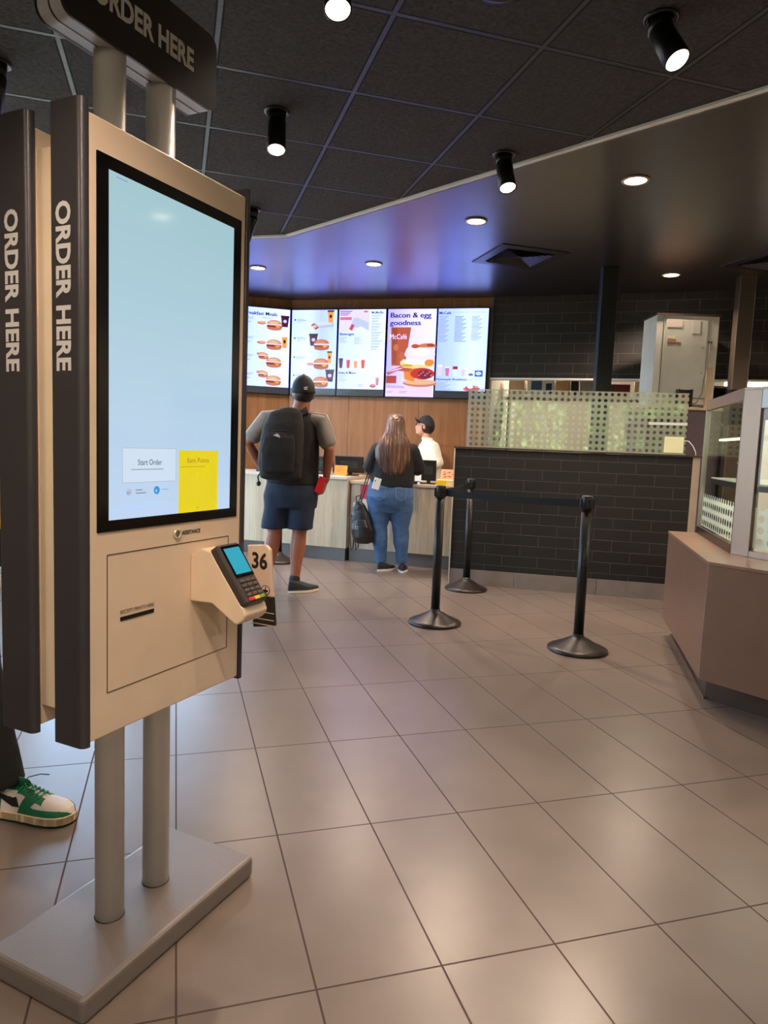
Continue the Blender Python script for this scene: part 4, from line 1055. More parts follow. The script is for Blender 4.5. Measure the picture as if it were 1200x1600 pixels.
# ================================================================== PEOPLE
def PG(loc): g = G(); g.T = Matrix.Translation(-Vector(loc)); return g
def head_T(c, yaw, pitch=0, roll=0):
    """local +y is where the face points; yaw 0 looks along +Y"""
    return Matrix.Translation(Vector(c)) @ Euler((pitch, roll, yaw), 'XYZ').to_matrix().to_4x4() if False else Matrix.Translation(Vector(c)) @ Matrix.Rotation(yaw, 4, 'Z') @ Matrix.Rotation(pitch, 4, 'X') @ Matrix.Rotation(roll, 4, 'Y')
def head(g, T, s=1.0):
    def e(c, r): g.ell([q*s for q in c], [q*s for q in r], T=None) if False else g.ell((0, 0, 0), [q*s for q in r], T=T @ Matrix.Translation([q*s for q in c]))
    e((0, -.012, .030), (.077, .094, .092)); e((0, .020, -.020), (.064, .078, .095)); e((0, .050, -.088), (.040, .040, .030))
    e((0, .012, -.070), (.055, .060, .045)); e((0, .082, .026), (.048, .016, .012)); e((0, .088, -.062), (.024, .014, .011))
    e((.030, .070, -.025), (.026, .022, .022)); e((-.030, .070, -.025), (.026, .022, .022))
    g.tube([(0, .088*s, .012*s), (0, .104*s, -.018*s), (0, .100*s, -.034*s)], [.010*s, .012*s, .015*s], 10, T=T)
    for x in (-1, 1): e((.079*x, -.004, -.008), (.009, .019, .031)); e((.011*x, .094, -.034), (.008, .010, .008))
def face_bits(parent, T, loc, s=1.0, iris=(50, 34, 24)):
    for x in (-1, 1):
        g = PG(loc); g.ell((0, 0, 0), (.014*s, .011*s, .0095*s), T=T @ Matrix.Translation((.031*x*s, .081*s, .004*s)))
        e = g.build('eye', mat('eye_white', (226, 220, 212), .25), parent)
        g = PG(loc); g.ell((0, 0, 0), (.006*s, .003*s, .006*s), T=T @ Matrix.Translation((.031*x*s, .091*s, .004*s)), seg=12); g.build('iris', mat('iris_brown', iris, .2), e)
    g = PG(loc); g.tube([(-.022*s, .099*s, -.063*s), (0, .104*s, -.065*s), (.022*s, .099*s, -.063*s)], [(.002, .004), (.003, .006), (.002, .004)], 8, T=T); g.build('lips', mat('lips_rose', (170, 92, 84), .45), parent)
def hand(g, wrist, d, palm_n, side, curl=.45, s=1.0, thumb=1):
    w = Vector(wrist); d = Vector(d).normalized(); n = Vector(palm_n); n = (n - d*n.dot(d)).normalized(); sd = Vector(side); sd = (sd - d*sd.dot(d) - n*sd.dot(n)).normalized()
    g.tube([w, w+d*.03*s, w+d*.06*s, w+d*.085*s], [(.022*s, .017*s), (.034*s, .016*s), (.040*s, .015*s), (.040*s, .013*s)], 14, ref=n)
    for i, (o, L_) in enumerate(((.031, .88), (.0105, 1.0), (-.0105, .94), (-.031, .76))):
        p = w + d*.082*s + sd*o*s; pts = [p]; ang = 0
        for q, seg_ in enumerate((.044, .027, .021)):
            ang += curl*(.7 if q == 0 else 1); dd = d*math.cos(ang) + n*math.sin(ang); p = p + dd*seg_*L_*s; pts.append(p)
        g.tube(pts, [.0095*s, .009*s, .0082*s, .0070*s], 10, ref=sd)
    p = w + d*.022*s + sd*.026*s
    g.tube([p, p+sd*.026*s+d*.022*s+n*.012*s, p+sd*.034*s+d*.052*s+n*.020*s, p+sd*.030*s+d*.074*s+n*.026*s], [.014*s, .012*s, .0105*s, .0085*s], 10, ref=n)
def simple_shoe(loc, heel, ang, parent, upper, sole, L_=.28, w=.048, high=.07):
    """heel: world point of the heel on the floor; ang: direction of the toe"""
    T = Matrix.Translation(Vector(heel) - Vector(loc)) @ Matrix.Rotation(ang, 4, 'Z')
    def outline(k=1.0, n=28):
        pts = []
        for i in range(n):
            t = 2*PI*i/n; u = .5-.5*math.cos(t); sgn = 1 if t < PI else -1
            ww = w*(.72+.38*math.sin(PI*min(1, u*1.05)**1.25))*k
            pts.append((u*L_, sgn*ww*(math.sin(PI*u)**.42 if 0 < u < 1 else 0)))
        return pts[::-1]
    o = outline()
    so = G().prism(o, 0, .026, 'z', .004, T=T).build('shoe_sole', sole, parent)
    g = G(); vs = []; fs = []; N = 28; K = 9
    hp = [(0, 0), (.02, .9), (.10, 1.15), (.30, 1.1), (.45, .82), (.62, .58), (.80, .44), (.95, .30), (1.0, 0)]
    def H(u):
        for (a, b), (c_, d_) in zip(hp[:-1], hp[1:]):
            if a <= u <= c_: return b + (d_-b)*(u-a)/(c_-a+1e-9)
        return 0
    for i in range(N+1):
        u = .5-.5*math.cos(PI*i/N); wd = w*(.70+.38*math.sin(PI*min(1, u*1.05)**1.25))*(math.sin(PI*u)**.42 if 0 < i < N else .02)
        for j in range(K+1):
            a = PI*j/K; vs.append((u*L_, wd*math.cos(a)*1.0, .022 + high*H(u)*max(0, math.sin(a))**.7))
    for i in range(N):
        for j in range(K): k = i*(K+1)+j; fs.append((k, k+1, k+K+2, k+K+1))
    up = g.raw(vs, fs, True, T).build('shoe_upper', upper, so)
    g = G()
    for q in range(4):
        u = .44+.055*q; z = .022 + high*H(u)*.99; g.tube([(u*L_, -.016, z-.003), (u*L_+.004, 0, z+.003), (u*L_, .016, z-.003)], .0028, 6, T=T)
    g.build('laces', M_BLACK if upper.name.startswith('shoe_black') else M_TRIM, so)
M_SHOEB = mat('shoe_black', (22, 21, 22), .6, bump=.3, bscale=200); M_SHOESOLE = mat('shoe_sole_cream', (222, 208, 186), .6)
M_HAIRD = mat('hair_dark', (34, 24, 20), .5)
def cap(loc, T, parent, c, s=1.0, brim_pitch=-.15, mark=None):
    m = mat('cap_%d' % c[0], c, .8, bump=.2, bscale=150)
    g = PG(loc); vs = []; fs = []; N = 28; K = 9; R = (.088*s, .106*s, .104*s)
    for shell in (1.0, .965):
        for j in range(K+1):
            a = PI/2*(j/K); base = -.012 if False else 0
            for i in range(N):
                t = 2*PI*i/N; r = math.cos(a); drop = -.030*s*(1-j/K)*(1 if math.sin(t) < .2 else .2)
                vs.append((R[0]*shell*r*math.cos(t), -.012*s + R[1]*shell*r*math.sin(t), .038*s + drop + R[2]*shell*math.sin(a)))
    n1 = (K+1)*N
    for j in range(K):
        for i in range(N):
            i2 = (i+1) % N; fs.append((j*N+i, j*N+i2, (j+1)*N+i2, (j+1)*N+i)); fs.append((n1+j*N+i, n1+(j+1)*N+i, n1+(j+1)*N+i2, n1+j*N+i2))
    for i in range(N): i2 = (i+1) % N; fs.append((i, n1+i, n1+i2, i2))
    g.raw(vs, fs, True, T)
    o = g.build('cap', m, parent)
    g = PG(loc); n = 12; top = []; vs = []; fs = []
    TB = T @ Matrix.Translation((0, .075*s, .044*s)) @ Matrix.Rotation(brim_pitch, 4, 'X')
    for i in range(n+1):
        x = -.072+.144*i/n; y1 = .078*math.sqrt(max(0, 1-(x/.076)**2)); cz = -.020*(x/.072)**2
        for y in (-.02, y1*.55, y1):
            for z in (0, .004): vs.append((x*s, y*s, (cz+z)*s))
    for i in range(n):
        k = i*6
        for q in (0, 2): fs.append((k+q, k+q+2, k+q+8, k+q+6)); fs.append((k+q+1, k+q+7, k+q+9, k+q+3))
        fs.append((k+4, k+5, k+11, k+10)); fs.append((k, k+6, k+7, k+1))
    g.raw(vs, fs, True, TB); g.build('brim', m, o)
    g = PG(loc); g.ell((0, 0, 0), (.008, .008, .005), T=T @ Matrix.Translation((0, -.012*s, .143*s))); g.build('button', m, o)
    if mark:
        g = PG(loc); TM_ = T @ Matrix.Translation(mark)
        g.prism([(-.016, -.006), (.004, -.006), (.018, .002), (.018, .006), (-.002, .006), (-.016, -.002)], -.003, .003, 'y', T=TM_)
        g.prism([(-.014, -.018), (.012, -.018), (.016, -.009), (-.010, -.009)], -.003, .003, 'y', T=TM_)
        g.build('cap_mark', mat('mark_white', (226, 222, 214), .5), o)
    return o

# ---------- man with the black backpack
L1_ = Vector((-.80, 5.84, 0)); m = thing('person', 'person in black cap and navy shorts with a black backpack, seen from behind', 'person', L1_)
hT = head_T((-.711, 5.85, 1.668), .12, .10)
RS, RE, RWR = Vector((-.555, 5.83, 1.445)), Vector((-.475, 5.79, 1.215)), Vector((-.500, 5.86, .955))
LS, LE, LWR = Vector((-1.005, 5.84, 1.455)), Vector((-1.150, 5.80, 1.250)), Vector((-1.055, 5.98, 1.02))
g = PG(L1_)
head(g, hT, 1.08); g.tube([(-.735, 5.83, 1.48), (-.715, 5.835, 1.60)], [.078, .068], 16)
g.stack([(-.78, 5.86, .93, .19, .13), (-.78, 5.86, 1.10, .185, .125), (-.78, 5.85, 1.30, .20, .12), (-.775, 5.84, 1.44, .19, .10), (-.75, 5.84, 1.52, .10, .07)])
g.tube([RS, RS.lerp(RE, .5), RE, RE.lerp(RWR, .35), RWR], [.058, .053, .044, .045, .028]); g.tube([LS, LS.lerp(LE, .5), LE, LE.lerp(LWR, .35), LWR], [.056, .052, .044, .045, .030])
hand(g, RWR, (-.25, .05, -1), (-1, .1, .1), (-.2, 1, 0), .55); hand(g, LWR, (.55, .6, -.5), (.5, -.5, .1), (0, .2, 1), .4)
legs = (((-.905, 5.87, .86), (-.925, 5.85, .50), (-.985, 5.80, .10)), ((-.695, 5.87, .86), (-.715, 5.86, .50), (-.737, 5.80, .10)))
for a, b, c in legs:
    a, b, c = Vector(a), Vector(b), Vector(c); g.tube([a, a.lerp(b, .5), b, b.lerp(c, .3), b.lerp(c, .7), c, c-Vector((0, 0, .04))], [.095, .085, .062, .068, .048, .042, .040])
solid(g, 'body', M_SKIN_A, m, .0075, 4)
M_TEE = mat('tee_black', (20, 18, 18), .85, bump=.4, bscale=25); M_SLEEVE = mat('sleeve_grey', (128, 122, 114), .85, bump=.3, bscale=30)
g = PG(L1_)
g.stack([(-.785, 5.86, .91, .215, .155), (-.785, 5.86, .98, .222, .158), (-.785, 5.86, 1.15, .222, .150), (-.785, 5.85, 1.32, .225, .140), (-.78, 5.84, 1.44, .205, .118), (-.75, 5.84, 1.515, .115, .085)])
tee = solid(g, 't_shirt', M_TEE, m, .012, 5, .012, .12)
for S_, E_ in ((RS, RE), (LS, LE)):
    g = PG(L1_); inn = S_ + (Vector((-.77, 5.84, 1.46))-S_)*.35
    g.tube([inn, S_, S_.lerp(E_, .45), S_.lerp(E_, .72)], [.064, .069, .070, .070], 18); solid(g, 'sleeve', M_SLEEVE, tee, .009, 4, .008, .08)
    g = PG(L1_); up = Vector((0, -.0, 1)); out = (S_-Vector((-.77, 5.84, 1.46))).normalized()
    g.tube([inn+Vector((0, 0, .064)), S_+(up*.6+out*.5).normalized()*.070, S_.lerp(E_, .4)+(up*.25+out).normalized()*.072, S_.lerp(E_, .72)+(up*.2+out).normalized()*.072], [(.009, .004)]*4, 8); g.build('sleeve_stripe', mat('stripe_white', (212, 202, 190), .7), tee)
g = PG(L1_)
g.stack([(-.795, 5.86, .72, .225, .150), (-.795, 5.86, .82, .232, .165), (-.79, 5.86, .92, .215, .150), (-.79, 5.86, .965, .205, .145)])
for (a, b, c), sx in zip(legs, (-1, 1)):
    g.stack([(b[0]+.005*sx, 5.855, .535, .112, .115), (b[0]+.003*sx, 5.855, .545, .114, .118), (a[0]-.005*sx, 5.86, .74, .115, .135), (a[0], 5.86, .84, .11, .14)])
M_SHORTS = mat('shorts_navy', (27, 38, 58), .85, var=.25, vscale=9, bump=.3, bscale=20)
solid(g, 'shorts', M_SHORTS, m, .010, 4, .014, .12)
simple_shoe(L1_, (-.782, 5.735, 0), .62, m, M_SHOEB, M_SHOESOLE, .30, .056, .080); simple_shoe(L1_, (-1.0, 5.70, 0), 1.75, m, M_SHOEB, M_SHOESOLE, .30, .056, .080)
for (a, b, c) in legs:
    PG(L1_).tube([Vector(c)+Vector((0, 0, .02)), Vector(c)-Vector((0, 0, .04))], [.047, .05], 14).build('sock', M_SHOEB, m)
g = PG(L1_); g.ell((0, 0, 0), (.088, .104, .090), T=hT @ Matrix.Translation((0, -.018, .006))); g.build('hair', M_HAIRD, m)
cap(L1_, hT, m, (30, 27, 26), 1.13, -.1, (.018, -.128, .060))
face_bits(m, hT, L1_, 1.08)

# his backpack
BL = Vector((-.845, 5.60, 1.25)); t = thing('backpack', 'large black backpack with a small white patch, worn by the man in shorts', 'backpack', BL, .08)
M_BAG = mat('bag_black', (27, 23, 21), .75, bump=.35, bscale=40); M_BAG2 = mat('bag_black_pocket', (22, 19, 19), .8, bump=.35, bscale=40)
g = G(); g.stack([(.0, 0, -.29, .12, .05), (0, 0, -.275, .165, .085), (-.005, 0, -.15, .180, .105), (0, 0, .0, .176, .105), (.015, 0, .15, .160, .095), (.035, 0, .25, .125, .075), (.05, .01, .29, .06, .04)], 32, power=2.8)
solid(g, 'main_bag', M_BAG, t, .010, 4, .012, .10)
g = G(); g.stack([(-.02, -.095, -.24, .09, .03), (-.02, -.095, -.22, .125, .045), (-.02, -.095, -.05, .135, .05), (-.01, -.095, .05, .12, .04), (0, -.09, .09, .09, .02)], 28, power=2.8)
solid(g, 'front_pocket', M_BAG2, t, .008, 3, .008, .08)
g = G(); g.tube([(-.13, -.112, .06), (-.06, -.126, .10), (.04, -.122, .11), (.10, -.105, .07)], .003, 8); g.build('zip', mat('zip_dark', (60, 56, 54), .5, .4), t)
G().prism([(-.028, 0), (.028, -.016), (.02, .004), (.004, .016)], -.1325, -.128, 'y', T=Matrix.Translation((-.03, -.012, .065))).build('white_patch', mat('patch_white', (214, 204, 200), .5), t)
for sx in (-1, 1):
    g = G(); x0 = .05+.12*sx
    g.tube([(x0*.6+.02, .05, .24), (x0+.02, .12, .285), (x0+.03, .24, .25), (x0+.04, .37, .10), (x0+.05, .38, -.08), (x0+.02*sx, .25, -.22), (x0*.9, .08, -.25)], [(.026, .006)]*7, 10, ref=(sx, 0, .2)); g.build('shoulder_strap', M_BAG2, t)
g = G(); g.tube([(-.165, 0, -.24), (-.185, .02, -.27), (-.175, .0, -.31)], .007, 8); g.ell((-.175, 0, -.325), (.018, .014, .022)); g.build('hanging_toggle', M_BLACK, t)
# red phone in his right hand
t = thing('phone', 'red phone case held in the right hand of the man', 'phone', Vector((-.545, 5.795, .915)), .25)
G().box(-.030, .030, -.005, .005, -.065, .075, .004, T=Matrix.Rotation(.35, 4, 'Y')).build('case', mat('phone_red', (206, 24, 44), .35), t)

# ---------- woman at the counter
L2_ = Vector((.07, 6.98, 0)); w_ = thing('person', 'person with long brown hair, black top and blue jeans, seen from behind at the counter', 'person', L2_)
hT = head_T((.082, 6.98, 1.468), .05, .12, .05)
g = PG(L2_); head(g, hT, .95); g.tube([(.078, 6.97, 1.32), (.08, 6.97, 1.40)], [.056, .052], 14)
WL = (Vector((-.085, 6.97, 1.235)), Vector((-.165, 6.96, 1.03)), Vector((-.10, 7.15, .98))); WR = (Vector((.255, 6.97, 1.235)), Vector((.335, 6.99, 1.04)), Vector((.30, 7.19, 1.00)))
g.stack([(.06, 6.98, .85, .19, .14), (.07, 6.97, 1.0, .175, .14), (.08, 6.97, 1.20, .175, .12), (.08, 6.97, 1.31, .12, .08), (.08, 6.97, 1.35, .06, .06)])
for a, b, c in (WL, WR): g.tube([a, a.lerp(b, .5), b, b.lerp(c, .4), c], [.056, .054, .046, .042, .028])
hand(g, WL[2], (.25, .9, -.1), (0, 0, -1), (1, 0, 0), .3, .92); hand(g, WR[2], (-.2, .9, -.1), (0, 0, -1), (-1, 0, 0), .3, .92)
WLEG = (((-.045, 6.98, .74), (-.045, 6.97, .44), (-.008, 6.98, .09)), ((.165, 6.98, .74), (.175, 6.97, .44), (.200, 6.98, .09)))
for a, b, c in WLEG:
    a, b, c = Vector(a), Vector(b), Vector(c); g.tube([a, a.lerp(b, .5), b, b.lerp(c, .35), c], [.10, .09, .062, .062, .038])
solid(g, 'body', M_SKIN_B, w_, .0075, 4)
g = PG(L2_)
g.stack([(.060, 6.975, .600, .150, .125), (.055, 6.97, .68, .232, .165), (.055, 6.965, .76, .243, .185), (.055, 6.97, .85, .225, .165), (.06, 6.975, .95, .198, .145)])
for a, b, c in WLEG:
    a, b, c = Vector(a), Vector(b), Vector(c); g.tube([a+Vector((0, -.005, -.02)), a.lerp(b, .4), a.lerp(b, .75), b, b.lerp(c, .35), b.lerp(c, .75), c-Vector((0, 0, .005))], [(.130, .145), (.122, .128), (.100, .102), (.084, .086), (.082, .088), (.062, .064), (.054, .056)], 20, ref=(0, 1, 0), round_ends=False)
M_JEANS = mat('jeans_blue', (62, 92, 132), .85, var=.22, vscale=7, bump=.35, bscale=26, stretch=(1, 1, 2.5))
jn = solid(g, 'jeans', M_JEANS, w_, .010, 4, .014, .07)
for x0, x1 in ((-.115, .005), (.105, .215)):
    yv = 6.776; P = PG(L2_)
    P.tube([(x0, yv+.020, .86), (x0+.008, yv+.008, .76), ((x0+x1)/2, yv, .735), (x1-.008, yv+.008, .76), (x1, yv+.012, .86), (x0, yv+.020, .86)], .0022, 6); P.build('pocket_seam', mat('denim_thread', (112, 140, 176), .7), jn)
M_TOP = mat('top_black', (19, 18, 19), .85, bump=.4, bscale=22)
g = PG(L2_)
g.stack([(.070, 6.97, .855, .215, .165), (.07, 6.97, .93, .225, .170), (.075, 6.97, 1.05, .215, .160), (.08, 6.97, 1.18, .205, .145), (.08, 6.97, 1.25, .185, .118), (.08, 6.97, 1.305, .135, .095), (.08, 6.97, 1.345, .075, .07)])
for a, b, c in (WL, WR): g.tube([a+Vector((0, 0, -.01)), a.lerp(b, .5), b, b.lerp(c, .3)], [.074, .073, .070, .058], 16)
solid(g, 'top', M_TOP, w_, .011, 5, .014, .09)
# hair: long, straight, over the back
k = NT('hair_brown')
tc = k.n('ShaderNodeTexCoord'); mp = k.n('ShaderNodeMapping'); mp.inputs['Scale'].default_value = (60, 20, 2.5); k.l(tc.outputs['Object'], mp.inputs[0])
nz = k.noise(mp.outputs[0], 1.3, 3, .6)
k.l(k.ramp(nz, [(.35, lin((44, 27, 20))), (.55, lin((96, 64, 46))), (.70, lin((176, 134, 100)))]), k.b.inputs['Base Color']); k.b.inputs['Roughness'].default_value = .42; k.bump(nz, .6, .006)
g = PG(L2_); vs = []; fs = []; N = 44
rings = [(.080, 6.972, 1.585, .030, .035), (.080, 6.965, 1.575, .060, .068), (.080, 6.958, 1.53, .086, .100), (.080, 6.950, 1.47, .094, .104), (.078, 6.93, 1.40, .100, .095), (.070, 6.885, 1.32, .145, .085), (.060, 6.86, 1.24, .168, .072), (.062, 6.845, 1.15, .165, .060), (.070, 6.835, 1.08, .145, .050), (.078, 6.828, 1.02, .105, .036), (.085, 6.823, .975, .06, .018)]
for j, (cx, cy, z, rx, ry) in enumerate(rings):
    for i in range(N):
        t_ = 2*PI*i/N; q = 1 + (.035*math.sin(i*5.3+j*.3) + .03*math.sin(i*2.1+1)) * min(1, j/3)
        vs.append((cx+rx*q*math.cos(t_), cy+ry*q*math.sin(t_), z + (.02*math.sin(i*3.7) if j > 7 else 0)))
for j in range(len(rings)-1):
    for i in range(N): i2 = (i+1) % N; fs.append((j*N+i, (j+1)*N+i, (j+1)*N+i2, j*N+i2))
fs.append(tuple(range(N))); fs.append(tuple((len(rings)-1)*N+i for i in range(N))[::-1])
g.raw(vs, fs, True); hr = g.build('hair', MATS['hair_brown'], w_)
g = PG(L2_); g.ell((.085, 6.862, 1.535), (.022, .012, .012)); g.tube([(.07, 6.855, 1.54), (.085, 6.848, 1.53), (.10, 6.857, 1.54)], .004, 8); g.build('hair_clip', mat('clip_tan', (190, 160, 130), .35), hr)
face_bits(w_, hT, L2_, .95)
simple_shoe(L2_, (-.045, 6.90, 0), .75, w_, M_SHOEB, mat('shoe_sole_white', (226, 214, 206), .6), .25, .046, .062); simple_shoe(L2_, (.205, 6.86, 0), 1.50, w_, M_SHOEB, MATS['shoe_sole_white'], .25, .046, .062)
t = thing('phone', 'white phone sticking out of the back pocket of the blue jeans', 'phone', (-.085, 6.785, .885), 0)
G().box(-.036, .036, -.006, .004, -.05, .065, .004, T=Matrix.Rotation(.25, 4, 'Y')).build('case', mat('phone_white', (222, 220, 222), .35), t)
G().lathe([(.006, 0), (.006, .002), (0, .002)], seg=12, T=Matrix.Translation((-.012, -.006, .035)) @ Matrix.Rotation(PI/2, 4, 'X')).build('camera_lens', M_BLACK, t)
# her bag, hanging from the elbow
t = thing('backpack', 'small black leather backpack hanging by its strap from the arm of the woman', 'backpack', (-.235, 6.93, .50), -.25)
M_LEA = mat('leather_black', (24, 21, 21), .35, bump=.25, bscale=60)
g = G(); g.stack([(.035, 0, -.225, .06, .03), (.04, 0, -.20, .105, .055), (.03, 0, -.08, .120, .068), (.005, 0, .06, .095, .055), (-.02, 0, .17, .06, .035), (-.03, 0, .205, .03, .02)], 28, power=2.5)
solid(g, 'main_bag', M_LEA, t, .007, 4, .012, .07)
g = G(); g.stack([(.04, -.055, -.19, .06, .02), (.045, -.06, -.16, .08, .03), (.035, -.06, -.05, .078, .03), (.02, -.05, .02, .05, .015)], 24, power=2.5); solid(g, 'front_pocket', M_LEA, t, .006, 3, .006, .06)
G().tube([(-.05, 0, .20), (-.055, 0, .245), (-.01, 0, .26), (.0, 0, .22)], .006, 8).build('top_handle', M_LEA, t)
G().tube([(-.02, 0, .20), (.02, .0, .34), (.068, .02, .535), (.09, .05, .56), (.085, .08, .54), (.03, .03, .33), (.0, .01, .19)], [(.006, .003)]*7, 8).build('hanging_strap', M_LEA, t)
for a, b in ((-.10, -.02), (-.06, .02)):
    G().tube([(-.03, b, .17), (a-.01, b, .02), (a, b, -.15), (a+.02, b, -.30), (a+.04, b, -.27), (a+.05, b, -.1)], [(.008, .003)]*6, 8).build('loose_strap', M_LEA, t)
G().lathe([(.012, 0), (.016, 0), (.016, .004), (.012, .004), (.012, 0)], seg=16, T=Matrix.Translation((-.01, -.085, -.06)) @ Matrix.Rotation(PI/2, 4, 'X')).build('buckle', M_ALU, t)
G().box(-.075, -.045, -.03, -.025, .14, .19, .002).build('pale_tag', mat('tag_pale', (176, 170, 160), .5), t)

# ---------- worker behind the counter
L3_ = Vector((.50, 8.16, 0)); w3 = thing('person', 'person in white shirt, black cap and glasses working behind the counter', 'person', L3_)
hT = head_T((.435, 8.14, 1.500), PI/2 - .12, .22)
g = PG(L3_); head(g, hT, .94); g.tube([(.475, 8.14, 1.33), (.452, 8.14, 1.42)], [.054, .050], 14)
g.stack([(.50, 8.14, .80, .13, .17), (.50, 8.14, 1.0, .125, .165), (.50, 8.14, 1.22, .12, .165), (.485, 8.14, 1.32, .075, .10)])
V1 = (Vector((.535, 7.98, 1.265)), Vector((.60, 7.95, 1.05)), Vector((.44, 7.90, .98))); V2 = (Vector((.50, 8.31, 1.265)), Vector((.53, 8.34, 1.04)), Vector((.34, 8.22, 1.0)))
for a, b, c in (V1, V2): g.tube([a, a.lerp(b, .5), b, b.lerp(c, .4), c], [.052, .048, .040, .038, .026])
hand(g, V1[2], (-.9, -.1, -.1), (0, 0, -1), (0, 1, 0), .35, .9); hand(g, V2[2], (-.9, -.1, -.1), (0, 0, -1), (0, -1, 0), .35, .9)
for y in (8.05, 8.23): g.tube([(.50, y, .82), (.50, y, .45), (.51, y, .08)], [.085, .06, .042])
solid(g, 'body', M_SKIN_B, w3, .007, 4)
M_SHIRT = mat('shirt_white', (222, 216, 200), .8, bump=.3, bscale=24)
g = PG(L3_); g.stack([(.50, 8.14, .84, .155, .195), (.50, 8.14, 1.0, .150, .185), (.50, 8.14, 1.20, .145, .190), (.495, 8.14, 1.29, .115, .155), (.478, 8.14, 1.355, .062, .072)])
for a, b, c in (V1, V2): g.tube([a, a.lerp(b, .5), a.lerp(b, .82)], [.070, .070, .069], 16)
sh = solid(g, 'shirt', M_SHIRT, w3, .009, 4, .010, .08)
g = PG(L3_); g.stack([(.476, 8.14, 1.335, .072, .078), (.468, 8.14, 1.375, .062, .066), (.470, 8.14, 1.372, .058, .062)]); g.build('collar', M_SHIRT, sh)
g = PG(L3_); g.tube([(.405, 8.12, 1.345), (.385, 8.11, 1.28), (.355, 8.12, 1.10)], [(.010, .004), (.018, .004), (.022, .004)], 8, ref=(1, 0, 0)); g.build('neck_tie', mat('tie_grey', (60, 56, 62), .7), sh)
g = PG(L3_); g.stack([(.50, 8.14, .80, .145, .185), (.50, 8.14, .95, .14, .175)])
for y in (8.05, 8.23): g.tube([(.50, y, .85), (.50, y, .45), (.51, y, .06)], [.105, .085, .07])
solid(g, 'trousers', M_TEE, w3, .012, 4)
simple_shoe(L3_, (.60, 8.05, 0), PI, w3, M_SHOEB, M_BLACK, .26, .046, .062); simple_shoe(L3_, (.60, 8.23, 0), PI, w3, M_SHOEB, M_BLACK, .26, .046, .062)
g = PG(L3_); g.ell((0, 0, 0), (.080, .090, .085), T=hT @ Matrix.Translation((0, -.028, .0))); g.build('hair', M_HAIRD, w3)
cap(L3_, hT, w3, (36, 35, 37), .98, .45)
face_bits(w3, hT, L3_, .94)
g = PG(L3_)
for x in (-1, 1):
    T = hT @ Matrix.Translation((.030*x, .098, .004)) @ Matrix.Rotation(PI/2, 4, 'X')
    pts = [T @ Vector((.023*math.cos(2*PI*i/16), .018*math.sin(2*PI*i/16), 0)) for i in range(17)]; g.tube(pts, .0018, 6, round_ends=False)
    g.tube([hT @ Vector((.052*x, .096, .006)), hT @ Vector((.080*x, .06, .006)), hT @ Vector((.084*x, -.01, .004))], .0022, 6)
g.tube([hT @ Vector((-.008, .100, .008)), hT @ Vector((.008, .100, .008))], .002, 6); g.build('glasses', M_BLACK, w3)

# ---------- person at the far side of the kiosk
L4_ = Vector((-1.30, 2.26, 0)); w4 = thing('person', 'person in yellow t-shirt and black trousers behind the kiosk at the left edge', 'person', L4_)
hT = head_T((-1.46, 2.34, 1.66), -PI/2 - .3, -.05)
g = PG(L4_); head(g, hT); g.tube([(-1.47, 2.34, 1.50), (-1.465, 2.34, 1.58)], [.062, .056], 14)
g.stack([(-1.48, 2.36, .92, .125, .17), (-1.48, 2.36, 1.15, .12, .165), (-1.48, 2.35, 1.38, .12, .18), (-1.475, 2.345, 1.50, .07, .09)])
U1 = (Vector((-1.50, 2.14, 1.42)), Vector((-1.56, 2.08, 1.16)), Vector((-1.38, 2.12, 1.06))); U2 = (Vector((-1.44, 2.56, 1.42)), Vector((-1.46, 2.62, 1.16)), Vector((-1.26, 2.52, 1.18)))
for a, b, c in (U1, U2): g.tube([a, a.lerp(b, .5), b, b.lerp(c, .4), c], [.056, .052, .043, .041, .028])
hand(g, U1[2], (.8, .1, .1), (0, 0, -1), (0, 1, 0), .35); hand(g, U2[2], (.9, -.1, .3), (0, -.2, -1), (0, -1, 0), .3)
for a, b, c in (((-1.44, 2.29, .86), (-1.36, 2.25, .48), (-1.245, 2.21, .10)), ((-1.52, 2.46, .86), (-1.62, 2.50, .48), (-1.75, 2.56, .10))):
    a, b, c = Vector(a), Vector(b), Vector(c); g.tube([a, a.lerp(b, .5), b, b.lerp(c, .3), c], [.09, .085, .06, .06, .04])
solid(g, 'body', M_SKIN_A, w4, .008, 4)
g = PG(L4_); g.stack([(-1.455, 2.33, .95, .215, .21), (-1.455, 2.33, 1.10, .215, .215), (-1.46, 2.34, 1.35, .205, .215), (-1.475, 2.35, 1.46, .16, .18), (-1.475, 2.345, 1.53, .075, .09)])
for a, b, c in (U1, U2): g.tube([a, a.lerp(b, .4), a.lerp(b, .8)], [.078, .080, .080], 16)
ts = solid(g, 't_shirt', mat('tee_yellow', (238, 200, 24), .8, bump=.3, bscale=20), w4, .010, 4, .010, .1)
g = PG(L4_)
g.stack([(-1.48, 2.36, .80, .15, .19), (-1.48, 2.36, .96, .14, .175)])
g.tube([(-1.44, 2.29, .86), (-1.36, 2.25, .48), (-1.275, 2.215, .22), (-1.245, 2.205, .095)], [.115, .092, .078, .082], 20, round_ends=False); g.tube([(-1.52, 2.46, .86), (-1.62, 2.50, .48), (-1.75, 2.56, .095)], [.115, .092, .080], 20, round_ends=False)
solid(g, 'trousers', mat('trousers_black', (9, 8, 9), .85, bump=.3, bscale=20), w4, .009, 4, .010, .08)
g = PG(L4_); g.ell((0, 0, 0), (.084, .10, .095), T=hT @ Matrix.Translation((0, -.022, .026))); g.build('hair', M_HAIRD, w4)
face_bits(w4, hT, L4_)
